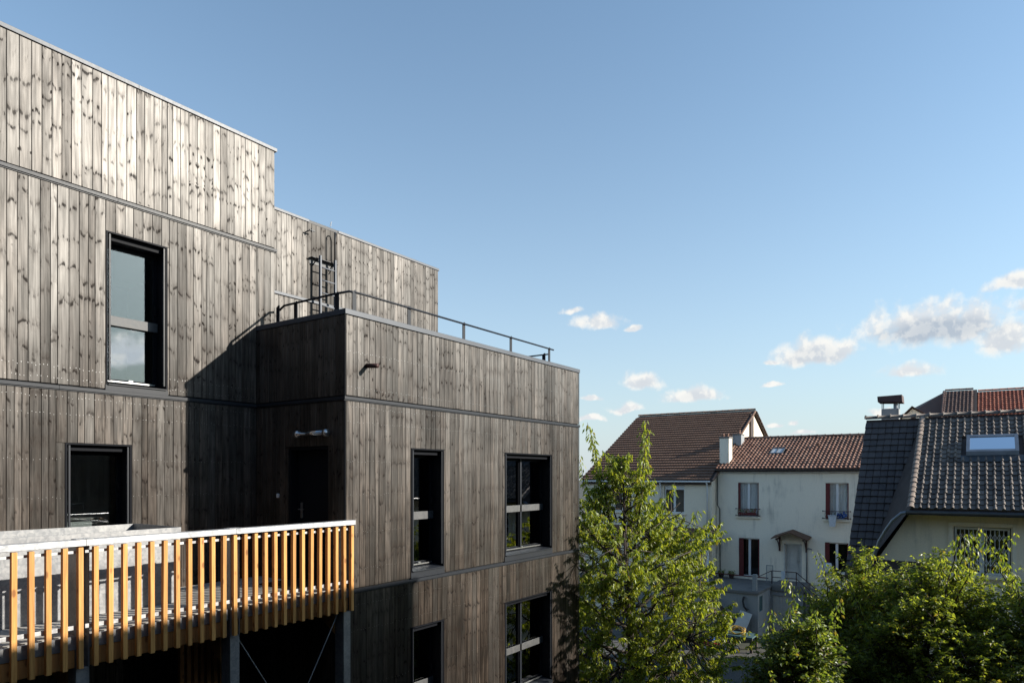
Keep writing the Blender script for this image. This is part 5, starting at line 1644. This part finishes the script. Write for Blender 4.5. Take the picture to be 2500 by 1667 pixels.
CNT.append(grow_tree('lilac_bush', 'spreading low bush at the bottom edge between the two trees', 'bush', (7.3, -4.75, 0.0), 0.06, 3.7,
          env_gen([(0.2, 1.0), (1.4, 1.4), (2.6, 1.3), (3.2, 0.8), (3.7, 0.1)], 4, 5, 4.0), 16, 800, 30, 0.09, 0.06, M['leaf_c'], 69, droop=0.3, up=0.5, twig_len=(0.5, 1.0), shoots=[(0.4, 0.3, 3.0, 3.9), (-0.6, -0.2, 2.9, 3.7), (0.3, -0.7, 3.0, 4.1)])[1])
print('leaves', CNT)

# ================================================================ things in the yard
WP = empty('white_panel', (24.4, 0.95, 0.0), 'white board leaning against the grey garage wall', 'board')
MB().poly([(24.10, 1.33, 0.62), (24.10, 0.80, 0.48), (24.55, 0.62, 1.20), (24.55, 1.15, 1.34)], (0.03, 0, 0.0)).build('sheet', M['white_paint'], WP)
MB().box(24.05, 24.25, 0.75, 1.40, 0.0, 0.52).build('block', M['brick_dark'], WP)
LB = empty('leaning_beam', (24.2, 2.0, 0.0), 'long dark beam leaning diagonally against the grey garage wall', 'beam')
MB().poly([(24.45, 2.95, 2.35), (24.45, 3.08, 2.28), (24.30, 1.02, 0.42), (24.30, 0.92, 0.55)], (0.08, 0, 0)).build('plank', M['brick_dark'], LB)
WBN = empty('work_bench', (22.6, 1.3, 0.0), 'low dark green bench table carrying garden clutter', 'table')
MB().cbox(22.3, 23.2, 0.0, 3.0, 0.60, 0.66, 0.006).build('bench_top', M['teal'], WBN)
for (x, y) in ((22.36, 0.06), (22.36, 2.9), (23.1, 0.06), (23.1, 2.9), (22.36, 1.15)):
    MB().cbox(x - 0.05, x + 0.05, y - 0.05, y + 0.05, 0.0, 0.599, 0.006).build('leg', M['brick_dark'], WBN)
HC = empty('hose_coil', (22.7, 0.75, 0.66), 'tangled coil of yellow hose on the bench', 'hose')
hc = MB(); pts = []
for k in range(150):
    a = k * 0.26
    rad = 0.27 + 0.05 * math.sin(k * 0.37) + 0.03 * math.sin(k * 0.11)
    pts.append((22.7 + rad * math.cos(a) * 0.7, 0.75 + rad * math.sin(a) * 1.05, 0.78 + 0.06 * math.sin(k * 0.19) + 0.20 * math.cos(a) * 0.6 + 0.02 * math.sin(a * 3.3)))
hc.tube(pts, 0.017, 5); hc.build('hose', M['yellow'], HC, True)
GP = empty('green_tray', (22.7, 2.0, 0.661), 'yellow green plastic tray lying on the bench', 'tray')
g_ = MB(); g_.cbox(22.4, 22.9, 1.55, 2.6, 0.662, 0.70, 0.01); g_.cbox(22.4, 22.45, 1.55, 2.6, 0.701, 0.78, 0.006); g_.cbox(22.85, 22.9, 1.55, 2.6, 0.701, 0.78, 0.006); g_.build('tray', M['lime'], GP)
def wheel(parent, c, r, w_, name='wheel'):
    x, y, z = c
    wh = MB(); wh.tube([(x, y + r * math.cos(k * math.pi / 8), z + r * math.sin(k * math.pi / 8)) for k in range(16)], w_, 6, closed=True)
    W_ = wh.build(name, M['black_rubber'], parent, True)
    rim = MB()
    for k in range(5):
        a = k * 2 * math.pi / 5
        rim.cyl((x, y, z), (x, y + r * 0.85 * math.cos(a), z + r * 0.85 * math.sin(a)), 0.016, 5)
    rim.tube([(x, y + r * 0.78 * math.cos(k * math.pi / 8), z + r * 0.78 * math.sin(k * math.pi / 8)) for k in range(16)], 0.018, 5, closed=True)
    sub(rim.build('rim', M['white_plastic'], parent), W_)
BK_ = empty('child_bicycle', (22.0, 0.85, 0.0), 'small red child bicycle with white wheels in front of the bench', 'bicycle')
wheel(BK_, (22.0, 0.58, 0.17), 0.15, 0.022); wheel(BK_, (22.05, 1.12, 0.17), 0.15, 0.022)
fr = MB()
fr.tube([(22.0, 0.58, 0.17), (22.0, 0.64, 0.42), (22.0, 0.66, 0.52)], 0.014, 6)
fr.tube([(22.0, 0.64, 0.42), (22.02, 0.90, 0.20), (22.05, 1.12, 0.17), (22.03, 0.98, 0.40), (22.02, 0.90, 0.20)], 0.015, 6)
fr.tube([(22.0, 0.64, 0.40), (22.03, 0.98, 0.38)], 0.014, 6)
fr.build('frame', M['red_paint'], BK_, True)
MB().tube([(21.85, 0.70, 0.56), (22.0, 0.66, 0.52), (22.15, 0.70, 0.56)], 0.012, 6).build('handlebar', M['black_rubber'], BK_)
MB().cbox(21.97, 22.09, 0.93, 1.08, 0.42, 0.46, 0.015).build('saddle', M['black_rubber'], BK_)
TT = empty('toy_car', (22.0, 1.65, 0.0), 'red ride-on toy car with blue seat under the tree edge', 'toy')
t = MB(); t.add([(21.75, 1.30, 0.12), (22.2, 1.30, 0.12), (22.2, 2.0, 0.12), (21.75, 2.0, 0.12), (21.8, 1.34, 0.30), (22.15, 1.34, 0.30), (22.15, 1.96, 0.38), (21.8, 1.96, 0.38)],
    [(3, 2, 1, 0), (0, 1, 5, 4), (1, 2, 6, 5), (2, 3, 7, 6), (3, 0, 4, 7), (4, 5, 6, 7)])
t.build('body', M['red_paint'], TT)
MB().cbox(21.85, 22.1, 1.5, 1.85, 0.36, 0.56, 0.04).build('seat', M['blue'], TT)
for (x, y) in ((21.74, 1.45), (21.74, 1.85), (22.2, 1.45), (22.2, 1.85)):
    wheel(TT, (x, y, 0.11), 0.09, 0.025)
# small fence posts and wire along the plot
for i, (y, z) in enumerate(((0.9, 1.1), (1.35, 1.05), (2.0, 1.1))):
    q = empty('fence_stake', (16.0 + i * 0.15, y - 0.6, 0.0), ('rusty fence stake standing nearest the bushes', 'thin fence stake standing between two others in the yard', 'rusty fence stake standing nearest the cherry tree')[i], 'stake', 'stakes in the yard')
    MB().cyl((16.0 + i * 0.15, y - 0.6, 0.0), (16.0 + i * 0.15, y - 0.6, z), 0.03, 6).build('stake', M['rust_iron'], q)
